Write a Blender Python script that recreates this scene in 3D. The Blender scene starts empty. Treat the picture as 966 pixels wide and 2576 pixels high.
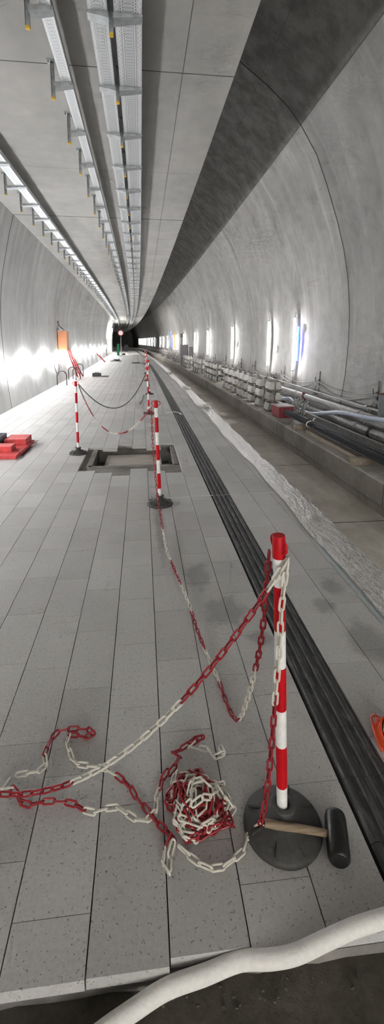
import bpy, math, random
from mathutils import Vector, Matrix, Euler
random.seed(7)
sc = bpy.context.scene
COL = sc.collection
K = 1/3500.0
def BX(x, y): return x - K*y*abs(y) if y > 0 else x      # the tunnel bends gently to the left
def BP(p): return Vector((BX(p[0], p[1]), p[1], p[2]))

# ------------------------------------------------------------------ mesh builder
class MB:
    def __init__(s): s.v = []; s.f = []; s.m = []; s.uv = {}
    def add(s, vs, fs, m=0):
        b = len(s.v); s.v += [tuple(v) for v in vs]
        for f in fs: s.f.append(tuple(i+b for i in f)); s.m.append(m)
    def box(s, c, d, m=0, M=None, taper=None, skip=()):
        hx, hy, hz = d[0]/2, d[1]/2, d[2]/2
        tx, ty = taper or (1, 1)
        vs = [Vector((x*hx*(tx if z > 0 else 1), y*hy*(ty if z > 0 else 1), z*hz)) for z in (-1, 1) for y in (-1, 1) for x in (-1, 1)]
        if M is not None: vs = [M @ v for v in vs]
        vs = [v+Vector(c) for v in vs]
        F = {'b': (0,2,3,1), 't': (4,5,7,6), 'f': (0,1,5,4), 'k': (2,6,7,3), 'l': (0,4,6,2), 'r': (1,3,7,5)}
        s.add(vs, [F[k] for k in F if k not in skip], m)
    def tube(s, pts, r, n=8, m=0, closed=False, caps=True, flat=1.0):
        pts = [Vector(p) for p in pts]; N = len(pts)
        rs = r if isinstance(r, (list, tuple)) else [r]*N
        T = []
        for i in range(N):
            a = pts[(i-1) % N] if (closed or i > 0) else pts[i]
            b = pts[(i+1) % N] if (closed or i < N-1) else pts[i]
            t = (b-a); T.append(t.normalized() if t.length > 1e-9 else Vector((0,0,1)))
        up = Vector((0,0,1)) if abs(T[0].z) < .9 else Vector((1,0,0))
        nrm = (up - T[0]*up.dot(T[0])).normalized()
        vs = []
        for i in range(N):
            nrm = (nrm - T[i]*nrm.dot(T[i]))
            if nrm.length < 1e-6: nrm = T[i].orthogonal()
            nrm.normalize(); bi = T[i].cross(nrm)
            for k in range(n):
                a = 2*math.pi*k/n
                vs.append(pts[i] + (nrm*math.cos(a)*flat + bi*math.sin(a))*rs[i])
        fs = []
        for i in range(N if closed else N-1):
            j = (i+1) % N
            for k in range(n):
                l = (k+1) % n
                fs.append((i*n+k, i*n+l, j*n+l, j*n+k))
        if not closed and caps:
            fs.append(tuple(range(n-1, -1, -1))); fs.append(tuple((N-1)*n+k for k in range(n)))
        s.add(vs, fs, m)
    def lathe(s, prof, n=24, c=(0,0,0), m=0, M=None):
        vs = []
        for r, z in prof:
            for k in range(n):
                a = 2*math.pi*k/n; v = Vector((r*math.cos(a), r*math.sin(a), z))
                if M is not None: v = M @ v
                vs.append(v+Vector(c))
        fs = []
        for i in range(len(prof)-1):
            for k in range(n):
                l = (k+1) % n; fs.append((i*n+k, i*n+l, (i+1)*n+l, (i+1)*n+k))
        if prof[0][0] > 0: fs.append(tuple(range(n-1, -1, -1)))
        if prof[-1][0] > 0: fs.append(tuple((len(prof)-1)*n+k for k in range(n)))
        s.add(vs, fs, m)
    def prism(s, poly, y0, y1, m=0, axis='y'):
        n = len(poly)
        def P(a, b, t): return (a, t, b) if axis == 'y' else ((t, a, b) if axis == 'x' else (a, b, t))
        vs = [P(a, b, y0) for a, b in poly] + [P(a, b, y1) for a, b in poly]
        fs = [tuple(range(n)), tuple(range(2*n-1, n-1, -1))]
        for i in range(n):
            j = (i+1) % n; fs.append((j, i, n+i, n+j))
        s.add(vs, fs, m)
    def sweep(s, prof, ys, m=0, closed=False):
        """profile of (x,z) carried along the bending tunnel through the stations ys"""
        n = len(prof); vs = []
        for y in ys:
            for x, z in prof: vs.append((BX(x, y), y, z))
        fs = []
        for i in range(len(ys)-1):
            for k in range(n if closed else n-1):
                l = (k+1) % n
                fs.append((i*n+k, i*n+l, (i+1)*n+l, (i+1)*n+k))
        if closed:
            fs.append(tuple(range(n))); fs.append(tuple((len(ys)-1)*n+k for k in range(n-1, -1, -1)))
        s.add(vs, fs, m)
    def build(s, name, mats, parent=None, smooth=False, loc=None, rot=None, bevel=0, fix=True):
        me = bpy.data.meshes.new(name); me.from_pydata(s.v, [], s.f)
        if not isinstance(mats, (list, tuple)): mats = [mats]
        for m in mats: me.materials.append(m)
        me.polygons.foreach_set('material_index', s.m)
        if fix:
            import bmesh
            bm = bmesh.new(); bm.from_mesh(me); bmesh.ops.recalc_face_normals(bm, faces=bm.faces); bm.to_mesh(me); bm.free()
        if smooth:
            me.polygons.foreach_set('use_smooth', [True]*len(me.polygons))
            try: me.set_sharp_from_angle(angle=math.radians(40))
            except Exception: pass
        me.update()
        o = bpy.data.objects.new(name, me); COL.objects.link(o)
        if parent: o.parent = parent
        if loc is not None: o.location = loc
        if rot is not None: o.rotation_euler = rot
        if bevel:
            b = o.modifiers.new('bevel', 'BEVEL'); b.width = bevel; b.segments = 2; b.limit_method = 'ANGLE'
        return o
def tag(o, label=None, cat=None, group=None, kind=None):
    if label: o['label'] = label
    if cat: o['category'] = cat
    if group: o['group'] = group
    if kind: o['kind'] = kind
    return o
def empty(name, loc=(0,0,0), rot=(0,0,0)):
    o = bpy.data.objects.new(name, None); COL.objects.link(o); o.location = loc; o.rotation_euler = rot
    o.empty_display_size = .1
    return o
def dup(o, parent=None):
    c = o.copy(); COL.objects.link(c)
    if parent is not None: c.parent = parent
    for ch in list(o.children): dup(ch, c)
    return c
def bez(pts, n=6):
    """Catmull-Rom through pts"""
    P = [Vector(p) for p in pts]; out = []
    for i in range(len(P)-1):
        p0 = P[max(i-1, 0)]; p1 = P[i]; p2 = P[i+1]; p3 = P[min(i+2, len(P)-1)]
        for k in range(n):
            t = k/n
            out.append(.5*((2*p1)+(p2-p0)*t+(2*p0-5*p1+4*p2-p3)*t*t+(3*p1-p0-3*p2+p3)*t**3))
    out.append(P[-1]); return out
def catenary(A, B, sag, n=24):
    return [Vector((A[0]+(B[0]-A[0])*i/n, A[1]+(B[1]-A[1])*i/n, A[2]+(B[2]-A[2])*i/n-4*sag*(i/n)*(1-i/n))) for i in range(n+1)]

# ------------------------------------------------------------------ materials
def newmat(name):
    m = bpy.data.materials.new(name); m.use_nodes = True
    nt = m.node_tree; b = nt.nodes['Principled BSDF']; return m, nt, b
class N:
    def __init__(s, nt): s.nt = nt; s.co = nt.nodes.new('ShaderNodeTexCoord').outputs['Object']
    def node(s, t, **kw):
        n = s.nt.nodes.new(t)
        for k, v in kw.items():
            if k in n.inputs: n.inputs[k].default_value = v
            else: setattr(n, k, v)
        return n
    def link(s, a, b): s.nt.links.new(a, b)
    def mapped(s, scale=(1,1,1), loc=(0,0,0), co=None):
        n = s.node('ShaderNodeMapping'); n.inputs['Scale'].default_value = scale; n.inputs['Location'].default_value = loc
        s.link(co or s.co, n.inputs['Vector']); return n.outputs['Vector']
    def noise(s, scale, detail=3, rough=.55, co=None):
        n = s.node('ShaderNodeTexNoise', Scale=scale, Detail=detail, Roughness=rough)
        s.link(co or s.co, n.inputs['Vector']); return n.outputs['Fac']
    def voro(s, scale, co=None, feature='F1'):
        n = s.node('ShaderNodeTexVoronoi', Scale=scale); n.feature = feature
        s.link(co or s.co, n.inputs['Vector']); return n
    def ramp(s, fac, stops):
        n = s.node('ShaderNodeValToRGB'); e = n.color_ramp.elements
        while len(e) < len(stops): e.new(.5)
        for i, (p, c) in enumerate(stops):
            e[i].position = p; e[i].color = (c, c, c, 1) if isinstance(c, (int, float)) else (*c, 1)
        s.link(fac, n.inputs['Fac']); return n.outputs['Color']
    def math(s, op, a, b=None, c=None):
        n = s.node('ShaderNodeMath'); n.operation = op
        for i, v in enumerate((a, b, c)):
            if v is None: continue
            if isinstance(v, (int, float)): n.inputs[i].default_value = v
            else: s.link(v, n.inputs[i])
        return n.outputs[0]
    def mix(s, fac, a, b, mode='MIX'):
        n = s.node('ShaderNodeMix'); n.data_type = 'RGBA'; n.blend_type = mode
        for i, v in ((0, fac), (6, a), (7, b)):
            if isinstance(v, (int, float)): n.inputs[i].default_value = v if i == 0 else (v, v, v, 1)
            elif isinstance(v, tuple): n.inputs[i].default_value = (*v, 1)
            else: s.link(v, n.inputs[i])
        return n.outputs[2]
    def sep(s, co=None):
        n = s.node('ShaderNodeSeparateXYZ'); s.link(co or s.co, n.inputs[0]); return n.outputs
    def bump(s, h, strength=.3, dist=.01, normal=None):
        n = s.node('ShaderNodeBump', Strength=strength, Distance=dist); s.link(h, n.inputs['Height'])
        if normal: s.link(normal, n.inputs['Normal'])
        return n.outputs['Normal']
    def lines(s, c, c0, p, w):
        """1 on thin lines at c0 + k*p"""
        a = s.math('ADD', c, -c0 + p/2 + 1000*p); a = s.math('MODULO', a, p); a = s.math('ADD', a, -p/2); a = s.math('ABSOLUTE', a)
        return s.math('LESS_THAN', a, w)
def simple(name, col, rough=.5, metal=0., bump=0., bscale=60, var=.0, spec=.5, **kw):
    m, nt, b = newmat(name); n = N(nt)
    b.inputs['Roughness'].default_value = rough; b.inputs['Metallic'].default_value = metal
    b.inputs['Specular IOR Level'].default_value = spec
    f = n.noise(bscale*.4, 4)
    v = var or .12
    c = n.mix(n.ramp(f, [(.3, 0.), (.7, 1.)]), tuple(x*(1-v) for x in col), tuple(min(1, x*(1+v)) for x in col))
    n.link(c, b.inputs['Base Color'])
    if bump: n.link(n.bump(n.noise(bscale, 3), bump, .004), b.inputs['Normal'])
    for k, v2 in kw.items(): b.inputs[k].default_value = v2
    return m
def emit(name, col, strength):
    m, nt, b = newmat(name)
    b.inputs['Base Color'].default_value = (.8, .8, .8, 1); b.inputs['Emission Color'].default_value = (*col, 1); b.inputs['Emission Strength'].default_value = strength
    return m
def concrete(name, lo, hi, blot=.6, ring=None, streak=None, line=None, rough=.8, bump=.25, pits=True, above=None, panel=None):
    """lo/hi colours; ring=(y0,period,width); line=list of (axis index, c0, width)"""
    m, nt, b = newmat(name); n = N(nt)
    f1 = n.noise(blot, 4, .62)
    f2 = n.noise(blot*6, 4, .65)
    f = n.math('ADD', n.math('MULTIPLY', f1, .65), n.math('MULTIPLY', f2, .35))
    c = n.mix(n.ramp(f, [(.36, 0.), (.62, 1.)]), lo, hi)
    if streak:
        sx = n.noise(1.0, 4, .6, co=n.mapped(streak))
        c = n.mix(n.math('MULTIPLY', n.ramp(sx, [(.52, 0.), (.68, 1.)]), .35), c, tuple(min(1, v*1.35) for v in hi))
        s2 = n.noise(1.0, 4, .6, co=n.mapped(tuple(v*.7 for v in streak), (5, 9, 3)))
        c = n.mix(n.math('MULTIPLY', n.ramp(s2, [(.5, 0.), (.7, 1.)]), .4), c, tuple(v*.75 for v in lo))
    xyz = n.sep()
    mask = None
    def addm(q):
        nonlocal mask
        mask = q if mask is None else n.math('MAXIMUM', mask, q)
    if ring:
        for r in ring: addm(n.math('MULTIPLY', n.lines(xyz[1], r[0], r[1], r[2]), r[3] if len(r) > 3 else 1.))
    if line:
        for ax, c0, w, st in line:
            a = n.math('ABSOLUTE', n.math('ADD', xyz[ax], -c0)); addm(n.math('MULTIPLY', n.math('LESS_THAN', a, w), st))
    if above:     # slab's shadow painted in as darker colour above a construction joint
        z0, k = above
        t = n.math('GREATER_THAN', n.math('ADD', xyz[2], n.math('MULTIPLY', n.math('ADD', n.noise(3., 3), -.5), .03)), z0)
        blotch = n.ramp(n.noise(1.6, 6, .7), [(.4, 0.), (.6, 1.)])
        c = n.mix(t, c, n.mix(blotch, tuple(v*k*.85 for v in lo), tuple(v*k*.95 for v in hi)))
    if pits:
        v = n.voro(9.)
        p = n.math('LESS_THAN', v.outputs['Distance'], n.math('MULTIPLY', n.ramp(n.noise(2.5, 2), [(.5, 0.), (.75, 1.)]), .10))
        c = n.mix(n.math('MULTIPLY', p, .5), c, tuple(v_*.4 for v_ in lo))
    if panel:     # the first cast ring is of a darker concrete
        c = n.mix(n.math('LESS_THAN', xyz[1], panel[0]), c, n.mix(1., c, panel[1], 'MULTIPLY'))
    if mask is not None: c = n.mix(mask, c, (.045, .045, .043))
    n.link(c, b.inputs['Base Color']); b.inputs['Roughness'].default_value = rough; b.inputs['Specular IOR Level'].default_value = .35
    h = n.math('ADD', n.noise(35, 4, .6), n.math('MULTIPLY', f2, .6))
    if mask is not None: h = n.math('SUBTRACT', h, n.math('MULTIPLY', mask, 2.))
    n.link(n.bump(h, bump, .006), b.inputs['Normal'])
    return m

def paver_mat():
    m, nt, b = newmat('granite_paver'); n = N(nt)
    f = n.noise(1.1, 4)
    c = n.mix(n.ramp(f, [(.35, 0.), (.65, 1.)]), (.46, .45, .435), (.54, .53, .515))
    g = n.noise(70, 3, .6)
    c = n.mix(n.math('MULTIPLY', n.ramp(g, [(.4, 0.), (.62, 1.)]), .5), c, (.60, .59, .57))
    v = n.voro(150.); vn = n.noise(75, 2)
    sp = n.math('LESS_THAN', v.outputs['Distance'], n.math('MULTIPLY', n.ramp(vn, [(.5, 0.), (.68, 1.)]), .45))
    c = n.mix(n.math('MULTIPLY', sp, .75), c, (.13, .125, .125))
    v2 = n.voro(320.)
    sp2 = n.math('LESS_THAN', v2.outputs['Distance'], .22)
    c = n.mix(n.math('MULTIPLY', sp2, .28), c, (.12, .12, .12))
    geo = n.node('ShaderNodeNewGeometry')
    r = n.math('MULTIPLY', n.math('ADD', geo.outputs['Random Per Island'], -.5), .16)
    c = n.mix(1., c, n.math('ADD', r, 1.), 'MULTIPLY')
    # damp patches and footprints dragged over the stone
    xyz = n.sep(); damp = None
    for x, y, rx, ry in ((.55,2.75,.17,.22), (.42,3.25,.12,.25), (.72,2.45,.1,.1), (1.38,2.35,.16,.22), (1.25,2.75,.1,.12), (1.42,3.0,.1,.14), (.15,4.3,.06,.9), (.9,.0,.1,.1)):
        dx = n.math('DIVIDE', n.math('ADD', xyz[0], -x), rx); dy = n.math('DIVIDE', n.math('ADD', xyz[1], -y), ry)
        d = n.math('SQRT', n.math('ADD', n.math('MULTIPLY', dx, dx), n.math('MULTIPLY', dy, dy)))
        d = n.math('ADD', d, n.math('MULTIPLY', n.math('ADD', n.noise(9, 4, .7), -.5), 1.6))
        q = n.math('SUBTRACT', 1., n.ramp(d, [(.55, 0.), (1., 1.)]))
        damp = q if damp is None else n.math('MAXIMUM', damp, q)
    damp = n.math('MAXIMUM', damp, n.math('MULTIPLY', n.ramp(n.noise(1.7, 5, .7), [(.58, 0.), (.7, 1.)]), .3))
    c = n.mix(n.math('MULTIPLY', damp, .42), c, (.13, .125, .115))
    n.link(c, b.inputs['Base Color'])
    n.link(n.math('SUBTRACT', .62, n.math('MULTIPLY', damp, .2)), b.inputs['Roughness'])
    b.inputs['Specular IOR Level'].default_value = .4
    n.link(n.bump(g, .12, .002), b.inputs['Normal'])
    return m
def strip_mat():
    m, nt, b = newmat('black_tactile_stone'); n = N(nt)
    st = n.noise(1., 5, .65, co=n.mapped((60, 7, 60)))
    sm = n.noise(14, 5, .7)
    c = n.mix(n.ramp(st, [(.5, 0.), (.72, 1.)]), (.036, .036, .037), (.15, .147, .14))
    c = n.mix(n.math('MULTIPLY', n.ramp(sm, [(.56, 0.), (.7, 1.)]), .45), c, (.16, .155, .145))
    n.link(c, b.inputs['Base Color']); b.inputs['Roughness'].default_value = .62
    n.link(n.bump(st, .25, .003), b.inputs['Normal'])
    return m
def film_mat():
    m, nt, b = newmat('plastic_film'); n = N(nt)
    w1 = n.noise(1., 5, .6, co=n.mapped((30, 9, 9)))
    w2 = n.noise(1., 4, .6, co=n.mapped((70, 45, 20), (3, 1, 0)))
    h = n.math('ADD', w1, n.math('MULTIPLY', w2, .5))
    nrm = n.bump(h, 1., .05)
    b.inputs['Base Color'].default_value = (.78, .74, .69, 1); b.inputs['Roughness'].default_value = .28
    b.inputs['Specular IOR Level'].default_value = .9
    n.link(nrm, b.inputs['Normal'])
    tr = n.node('ShaderNodeBsdfTransparent'); mx = n.node('ShaderNodeMixShader'); mx.inputs[0].default_value = .8
    n.link(tr.outputs[0], mx.inputs[1]); n.link(b.outputs[0], mx.inputs[2])
    n.link(mx.outputs[0], nt.nodes['Material Output'].inputs['Surface'])
    return m
def tray_mat():
    m, nt, b = newmat('perforated_zinc'); n = N(nt)
    uv = nt.nodes.new('ShaderNodeTexCoord').outputs['UV']; x = n.sep(uv)
    u, v = x[0], x[1]
    def fr(p, off=0.): return n.math('MODULO', n.math('ADD', n.math('DIVIDE', v, p), off+100.), 1.)
    def lane(a, b_): return n.math('MULTIPLY', n.math('GREATER_THAN', u, a), n.math('LESS_THAN', u, b_))
    rung = n.math('MULTIPLY', n.math('LESS_THAN', fr(.05), .42), lane(.36, .64))
    tri = n.math('ABSOLUTE', n.math('ADD', n.math('MULTIPLY', fr(.07), 2.), -1.))
    def zig(c, sgn):
        d = n.math('ABSOLUTE', n.math('SUBTRACT', n.math('ADD', c, n.math('MULTIPLY', tri, .09*sgn)), u))
        return n.math('LESS_THAN', d, .022)
    z = n.math('MAXIMUM', zig(.06, 1), zig(.94, -1))
    dash = n.math('MULTIPLY', n.math('LESS_THAN', fr(.035), .45), n.math('MAXIMUM', lane(.22, .25), lane(.75, .78)))
    dash2 = n.math('MULTIPLY', n.math('LESS_THAN', fr(.035, .5), .45), n.math('MAXIMUM', lane(.30, .33), lane(.67, .70)))
    dark = n.math('MAXIMUM', dash, dash2)
    hi = n.math('MAXIMUM', n.math('MAXIMUM', lane(.26, .285), lane(.715, .74)), z)
    c = n.mix(n.math('MULTIPLY', rung, .45), (.70, .72, .74), (.35, .37, .39))
    c = n.mix(hi, c, (.95, .96, .97)); c = n.mix(n.math('MULTIPLY', dark, .85), c, (.10, .11, .12))
    n.link(c, b.inputs['Base Color']); b.inputs['Metallic'].default_value = .55; b.inputs['Roughness'].default_value = .42
    h = n.math('SUBTRACT', n.math('ADD', hi, n.math('MULTIPLY', rung, -.6)), dark)
    n.link(n.bump(h, .6, .01), b.inputs['Normal'])
    return m
def wood_mat(name, a, bcol, sc_=(3, 40, 40)):
    m, nt, b = newmat(name); n = N(nt)
    f = n.noise(1., 6, .6, co=n.mapped(sc_))
    n.link(n.mix(n.ramp(f, [(.35, 0.), (.65, 1.)]), a, bcol), b.inputs['Base Color']); b.inputs['Roughness'].default_value = .75
    n.link(n.bump(f, .3, .004), b.inputs['Normal']); return m

M = dict(
    paver=paver_mat(), strip=strip_mat(), film=film_mat(), tray=tray_mat(),
    soffit=concrete('soffit_concrete', (.36,.355,.335), (.47,.46,.44), .5, ring=[(12.54, 11.3, .018), (5.97, 11.3, .010, .8), (9.2, 5.65, .006, .5)], line=[(0, .525, .006, .7)], streak=(.7, .12, 1), bump=.12),
    wleft=concrete('left_wall_concrete', (.40,.395,.385), (.54,.535,.525), .45, ring=[(12.53, 11.25, .02)], streak=(.3, 2.6, .25), bump=.15),
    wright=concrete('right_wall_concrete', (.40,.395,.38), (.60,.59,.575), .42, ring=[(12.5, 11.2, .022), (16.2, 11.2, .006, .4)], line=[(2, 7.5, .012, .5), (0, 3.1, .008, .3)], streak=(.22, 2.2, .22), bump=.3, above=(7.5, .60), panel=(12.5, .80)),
    plinth=concrete('plinth_concrete', (.34,.32,.28), (.52,.49,.45), 1.1, ring=[(12.5, 6.0, .008, .8)], streak=(2, 2, .6), bump=.4),
    pit=concrete('track_bed_concrete', (.56,.51,.44), (.76,.71,.63), .8, ring=[(9.75, 3.34, .012, .9)], streak=(1.6, .5, 1), bump=.35),
    rough=concrete('rough_concrete', (.045,.040,.030), (.11,.10,.08), 3.2, bump=.9),
    bed=concrete('mortar_bed', (.16,.15,.14), (.30,.28,.26), 3., bump=.6),
    zinc=simple('galvanised_steel', (.56,.58,.60), .42, .7, .1, 40, .15),
    zincd=simple('dull_galvanised_steel', (.40,.42,.43), .5, .6, .1, 40, .2),
    yellow=simple('yellow_plastic', (.75,.45,.02), .5),
    red=simple('red_plastic', (.56,.006,.012), .5, spec=.25), white=simple('white_plastic', (.88,.87,.85), .4),
    rlink=simple('red_link_plastic', (.32,.014,.022), .38, spec=.55), wlink=simple('white_link_plastic', (.66,.63,.55), .42),
    rubber=simple('grey_rubber', (.055,.053,.05), .62, 0, .3, 120, .25), blackrub=simple('black_rubber', (.012,.012,.012), .33, 0, .35, 60, .3),
    dsteel=simple('dark_steel_links', (.08,.075,.07), .5, .3),
    handle=wood_mat('worn_handle_wood', (.17,.115,.07), (.33,.25,.17), (6, 60, 60)),
    timber=wood_mat('dusty_timber', (.22,.18,.135), (.34,.29,.225), (25, 3, 25)),
    board=wood_mat('dusty_board', (.36,.32,.28), (.50,.46,.41), (3, 20, 20)),
    hose=simple('white_foam_hose', (.82,.80,.76), .7, 0, .35, 160, .06),
    orange=simple('orange_plastic', (.72,.075,.018), .4), obox=simple('orange_box_plastic', (.60,.25,.12), .5),
    gblack=simple('gloss_black', (.008,.008,.008), .25),
    block=simple('pale_block_concrete', (.60,.59,.56), .8, 0, .3, 50, .2), blockd=simple('dusty_block_concrete', (.36,.35,.33), .8, 0, .3, 50, .3),
    studs=simple('dark_studs', (.13,.11,.10), .6, .3), rebar=simple('dark_rebar', (.03,.032,.036), .55, .2, .3, 90, .3),
    crate=simple('dark_red_crate', (.22,.035,.045), .6, 0, .2, 30, .3), cratel=simple('dusty_crate_lid', (.45,.36,.35), .7),
    pipe=simple('dusty_pipe', (.36,.355,.34), .6, .1, .2, 20, .25), pipel=simple('pale_pipe', (.50,.49,.47), .6, .1, .2, 20, .2),
    bluehose=simple('blue_grey_hose', (.42,.47,.55), .5, 0, .1, 30, .15), cable=simple('dark_cable', (.05,.05,.052), .5), cableg=simple('grey_cable', (.45,.44,.42), .6),
    redslab=simple('red_painted_slab', (.55,.06,.06), .65, 0, .2, 20, .3), gbox=simple('slate_box', (.12,.14,.16), .6),
    drum=simple('slate_drum', (.16,.17,.175), .6, .2, .2, 12, .3), rim=simple('rusty_rim', (.25,.14,.10), .7),
    cab=simple('cabinet_mauve', (.28,.25,.27), .6), note=simple('yellow_note', (.75,.52,.15), .6), tape=simple('white_tape', (.8,.8,.78), .6),
    blackbox=simple('black_box', (.03,.03,.03), .5), green=simple('green_board', (.03,.35,.16), .6), signred=simple('sign_red', (.6,.05,.05), .5),
    bluetape=simple('pale_blue_tape', (.42,.55,.60), .6), rustpl=simple('rust_steel', (.20,.13,.09), .8), amber=simple('amber_plastic', (.7,.42,.06), .5),
    tube=emit('lit_tube', (1., .985, .97), 42.), tubewarm=emit('lit_tube_edge', (1., .72, .5), 16.), tubeblue=emit('lit_blue_tube', (.004, .04, 1.), 6.),
    tubefar=emit('lit_tube_dim', (1., .985, .97), 14.),
    rope=emit('lit_light_hose', (.975, .985, 1.), 23.),
)

# ------------------------------------------------------------------ the setting
YS = [-12, -6, 0, 3, 6, 9, 12] + [12+3*i for i in range(1, 90)]
YR = YS
def interp_right(z):
    T = [(-1.05,5.70),(-.4,5.84),(.02,5.86),(.95,5.96),(1.85,5.99),(2.6,5.97),(3.65,5.85),(5.12,5.45),(6.05,5.09),(6.81,4.75),(7.51,4.27),(7.91,3.91)]
    for (a, x), (b, y) in zip(T, T[1:]):
        if z <= b: return x+(y-x)*(z-a)/(b-a)
    return T[-1][1]
def interp_left(z):
    T = [(-.2,-3.50),(0,-3.55),(1.39,-3.67),(2.43,-3.69),(3.25,-3.62),(4.05,-3.46),(5.06,-3.19)]
    for (a, x), (b, y) in zip(T, T[1:]):
        if z <= b: return x+(y-x)*(z-a)/(b-a)
    return T[-1][1]
# right wall and crown (one lining), thick
pr = [(5.70,-1.05),(5.84,-.4),(5.86,.02),(5.91,.5),(5.96,.95),(5.99,1.85),(5.97,2.6),(5.92,3.1),(5.85,3.65),(5.68,4.4),(5.45,5.12),(5.09,6.05),(4.75,6.81),(4.27,7.51),(3.91,7.91),(3.34,8.38),(2.6,8.88),(1.7,9.25),(.6,9.5),(-.6,9.55),(-1.8,9.4),(-3.,9.0),(-3.95,8.3)]
outer = [(-4.5,8.9),(-1.8,10.1),(2.,9.9),(4.2,8.6),(5.6,6.9),(6.5,4.),(6.6,1.),(6.3,-1.05)]
b = MB(); b.sweep(pr+outer, YR, closed=True)
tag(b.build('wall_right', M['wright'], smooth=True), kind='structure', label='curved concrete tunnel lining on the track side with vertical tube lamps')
pl = [(-3.50,-.2),(-3.55,0),(-3.62,.7),(-3.67,1.39),(-3.69,2.),(-3.69,2.43),(-3.66,2.9),(-3.62,3.25),(-3.55,3.65),(-3.46,4.05),(-3.34,4.55),(-3.19,5.06)]
b = MB(); b.sweep(pl+[(-4.1,5.06),(-4.1,-.2)], YS, closed=True)
tag(b.build('wall_left', M['wleft'], smooth=True), kind='structure', label='slightly bowed concrete wall beside the platform')
b = MB(); b.sweep([(-4.4,5.03),(1.165,5.03),(1.165,5.42),(1.0,5.48),(-4.4,5.48)], YS, closed=True)
tag(b.build('ceiling', M['soffit']), kind='structure', label='flat concrete slab over the platform')
b = MB(); b.sweep([(-4.1,5.48),(-4.0,5.48),(-4.0,8.5),(-4.2,8.5)], YS, closed=True)
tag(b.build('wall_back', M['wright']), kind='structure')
# track bed
b = MB(); b.sweep([(1.7,-1.0),(3.9,-1.0),(5.9,-1.0),(5.9,-1.25),(1.7,-1.25)], YS, closed=True)
tag(b.build('floor', M['pit']), kind='structure', label='bare concrete track bed below the platform edge')
# side plinth
b = MB(); b.sweep([(3.93,-1.0),(3.93,-.86),(3.86,-.80),(3.86,-.42),(3.88,-.40),(5.86,-.40),(5.86,-1.0)], YS, closed=True)
tag(b.build('trim_1', M['plinth']), kind='structure', label='long concrete plinth along the foot of the right wall')
# platform body: top is the mortar bed; a recess is left open
HX0, HX1, HY0, HY1 = -.79, .49, 6.55, 7.95     # deep part of the open recess
b = MB()
yb = [1.03, 3, 6.55]; ya = [7.95, 10, 12]+[12+3*i for i in range(1, 90)]
PZ = -.045
b.sweep([(-3.6,PZ),(1.9,PZ),(1.9,-1.0),(-3.6,-1.0)], yb, closed=True)
b.sweep([(-3.6,PZ),(1.9,PZ),(1.9,-1.0),(-3.6,-1.0)], ya, closed=True)
b.sweep([(-3.6,PZ),(HX0,PZ),(HX0,-1.0),(-3.6,-1.0)], [6.55, 7.95], closed=True)
b.sweep([(HX1,PZ),(1.9,PZ),(1.9,-1.0),(HX1,-1.0)], [6.55, 7.95], closed=True)
b.sweep([(HX0,-.34),(HX1,-.34),(HX1,-1.0),(HX0,-1.0)], [6.55, 7.95], closed=True)
tag(b.build('floor', M['bed']), kind='structure', label='mortar bed and concrete body under the platform paving')
# rough slab in front of the paving
b = MB()
nx, ny = 60, 30
vs = []
for j in range(ny+1):
    for i in range(nx+1):
        x = -3.6+5.5*i/nx; y = -12+(13.04+0)*(j/ny)**.25 if j else -12
        z = -.095+.006*math.sin(x*9+y*5)+.005*math.sin(x*23+2)*math.cos(y*17)
        if y > .97: z = -.085+.012*math.sin(x*31)
        vs.append((x, y, z))
b.add(vs, [(j*(nx+1)+i, j*(nx+1)+i+1, (j+1)*(nx+1)+i+1, (j+1)*(nx+1)+i) for j in range(ny) for i in range(nx)])
b.add([(-3.6,-12,-.12),(1.9,-12,-.12),(1.9,1.04,-.12),(-3.6,1.04,-.12),(-3.6,-12,-1),(1.9,-12,-1),(1.9,1.04,-1),(-3.6,1.04,-1)], [(0,3,2,1),(4,5,6,7),(0,1,5,4),(1,2,6,5),(3,7,6,2),(0,4,7,3)])
tag(b.build('floor', M['rough'], smooth=True, fix=False), kind='structure', label='rough dirty concrete slab in front of the first row of paving')
# crumbs of mortar along the paving edge
b = MB()
for i in range(60):
    x = random.choice([random.uniform(-.6,.7), random.uniform(.2,.5)]); r = random.uniform(.002,.006); y = random.uniform(.955,1.01)
    Mx = Euler((random.random()*6, random.random()*6, 0)).to_matrix()
    b.box((x, y, -.085+r*.5), (r*2.2, r*1.5, r), M=Mx)
tag(b.build('mortar_crumbs', M['rough']), label='loose mortar crumbs scattered below the paving edge under the hose', cat='debris', kind='stuff')

# paving
TW, TL = .25, .485
nearY = {-4: 6.287, -3: 6.165, -2: 6.009, -1: 6.341, 0: 6.193, 1: 6.092}
farY = {-4: 7.69, -3: 7.57, -2: 7.90, -1: 7.74, 0: 7.60, 1: 7.94}
phase = {-1: 1.024, 0: .86, 1: .713, 2: .55, -2: .69}
b = MB()
cols = []
for k in range(-15, 3):
    x0 = .0575+TW*k; x1 = x0+TW
    cols.append((k, max(x0, -3.56), min(x1, .81)))
cols += [(10, 1.04, 1.30), (11, 1.30, 1.555), (12, 1.555, 1.80), (13, 1.80, 1.92)]
def tile(x0, x1, y0, y1, g=.0022, gy=.0011):
    z1, z0 = 0., -.042
    A = []
    for z in (z0, z1):
        for x, y in ((x0+g, y0+gy), (x1-g, y0+gy), (x1-g, y1-gy), (x0+g, y1-gy)): A.append((BX(x, y), y, z))
    b.add(A, [(4,5,6,7), (0,1,5,4), (1,2,6,5), (2,3,7,6), (3,0,4,7)])
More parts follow.
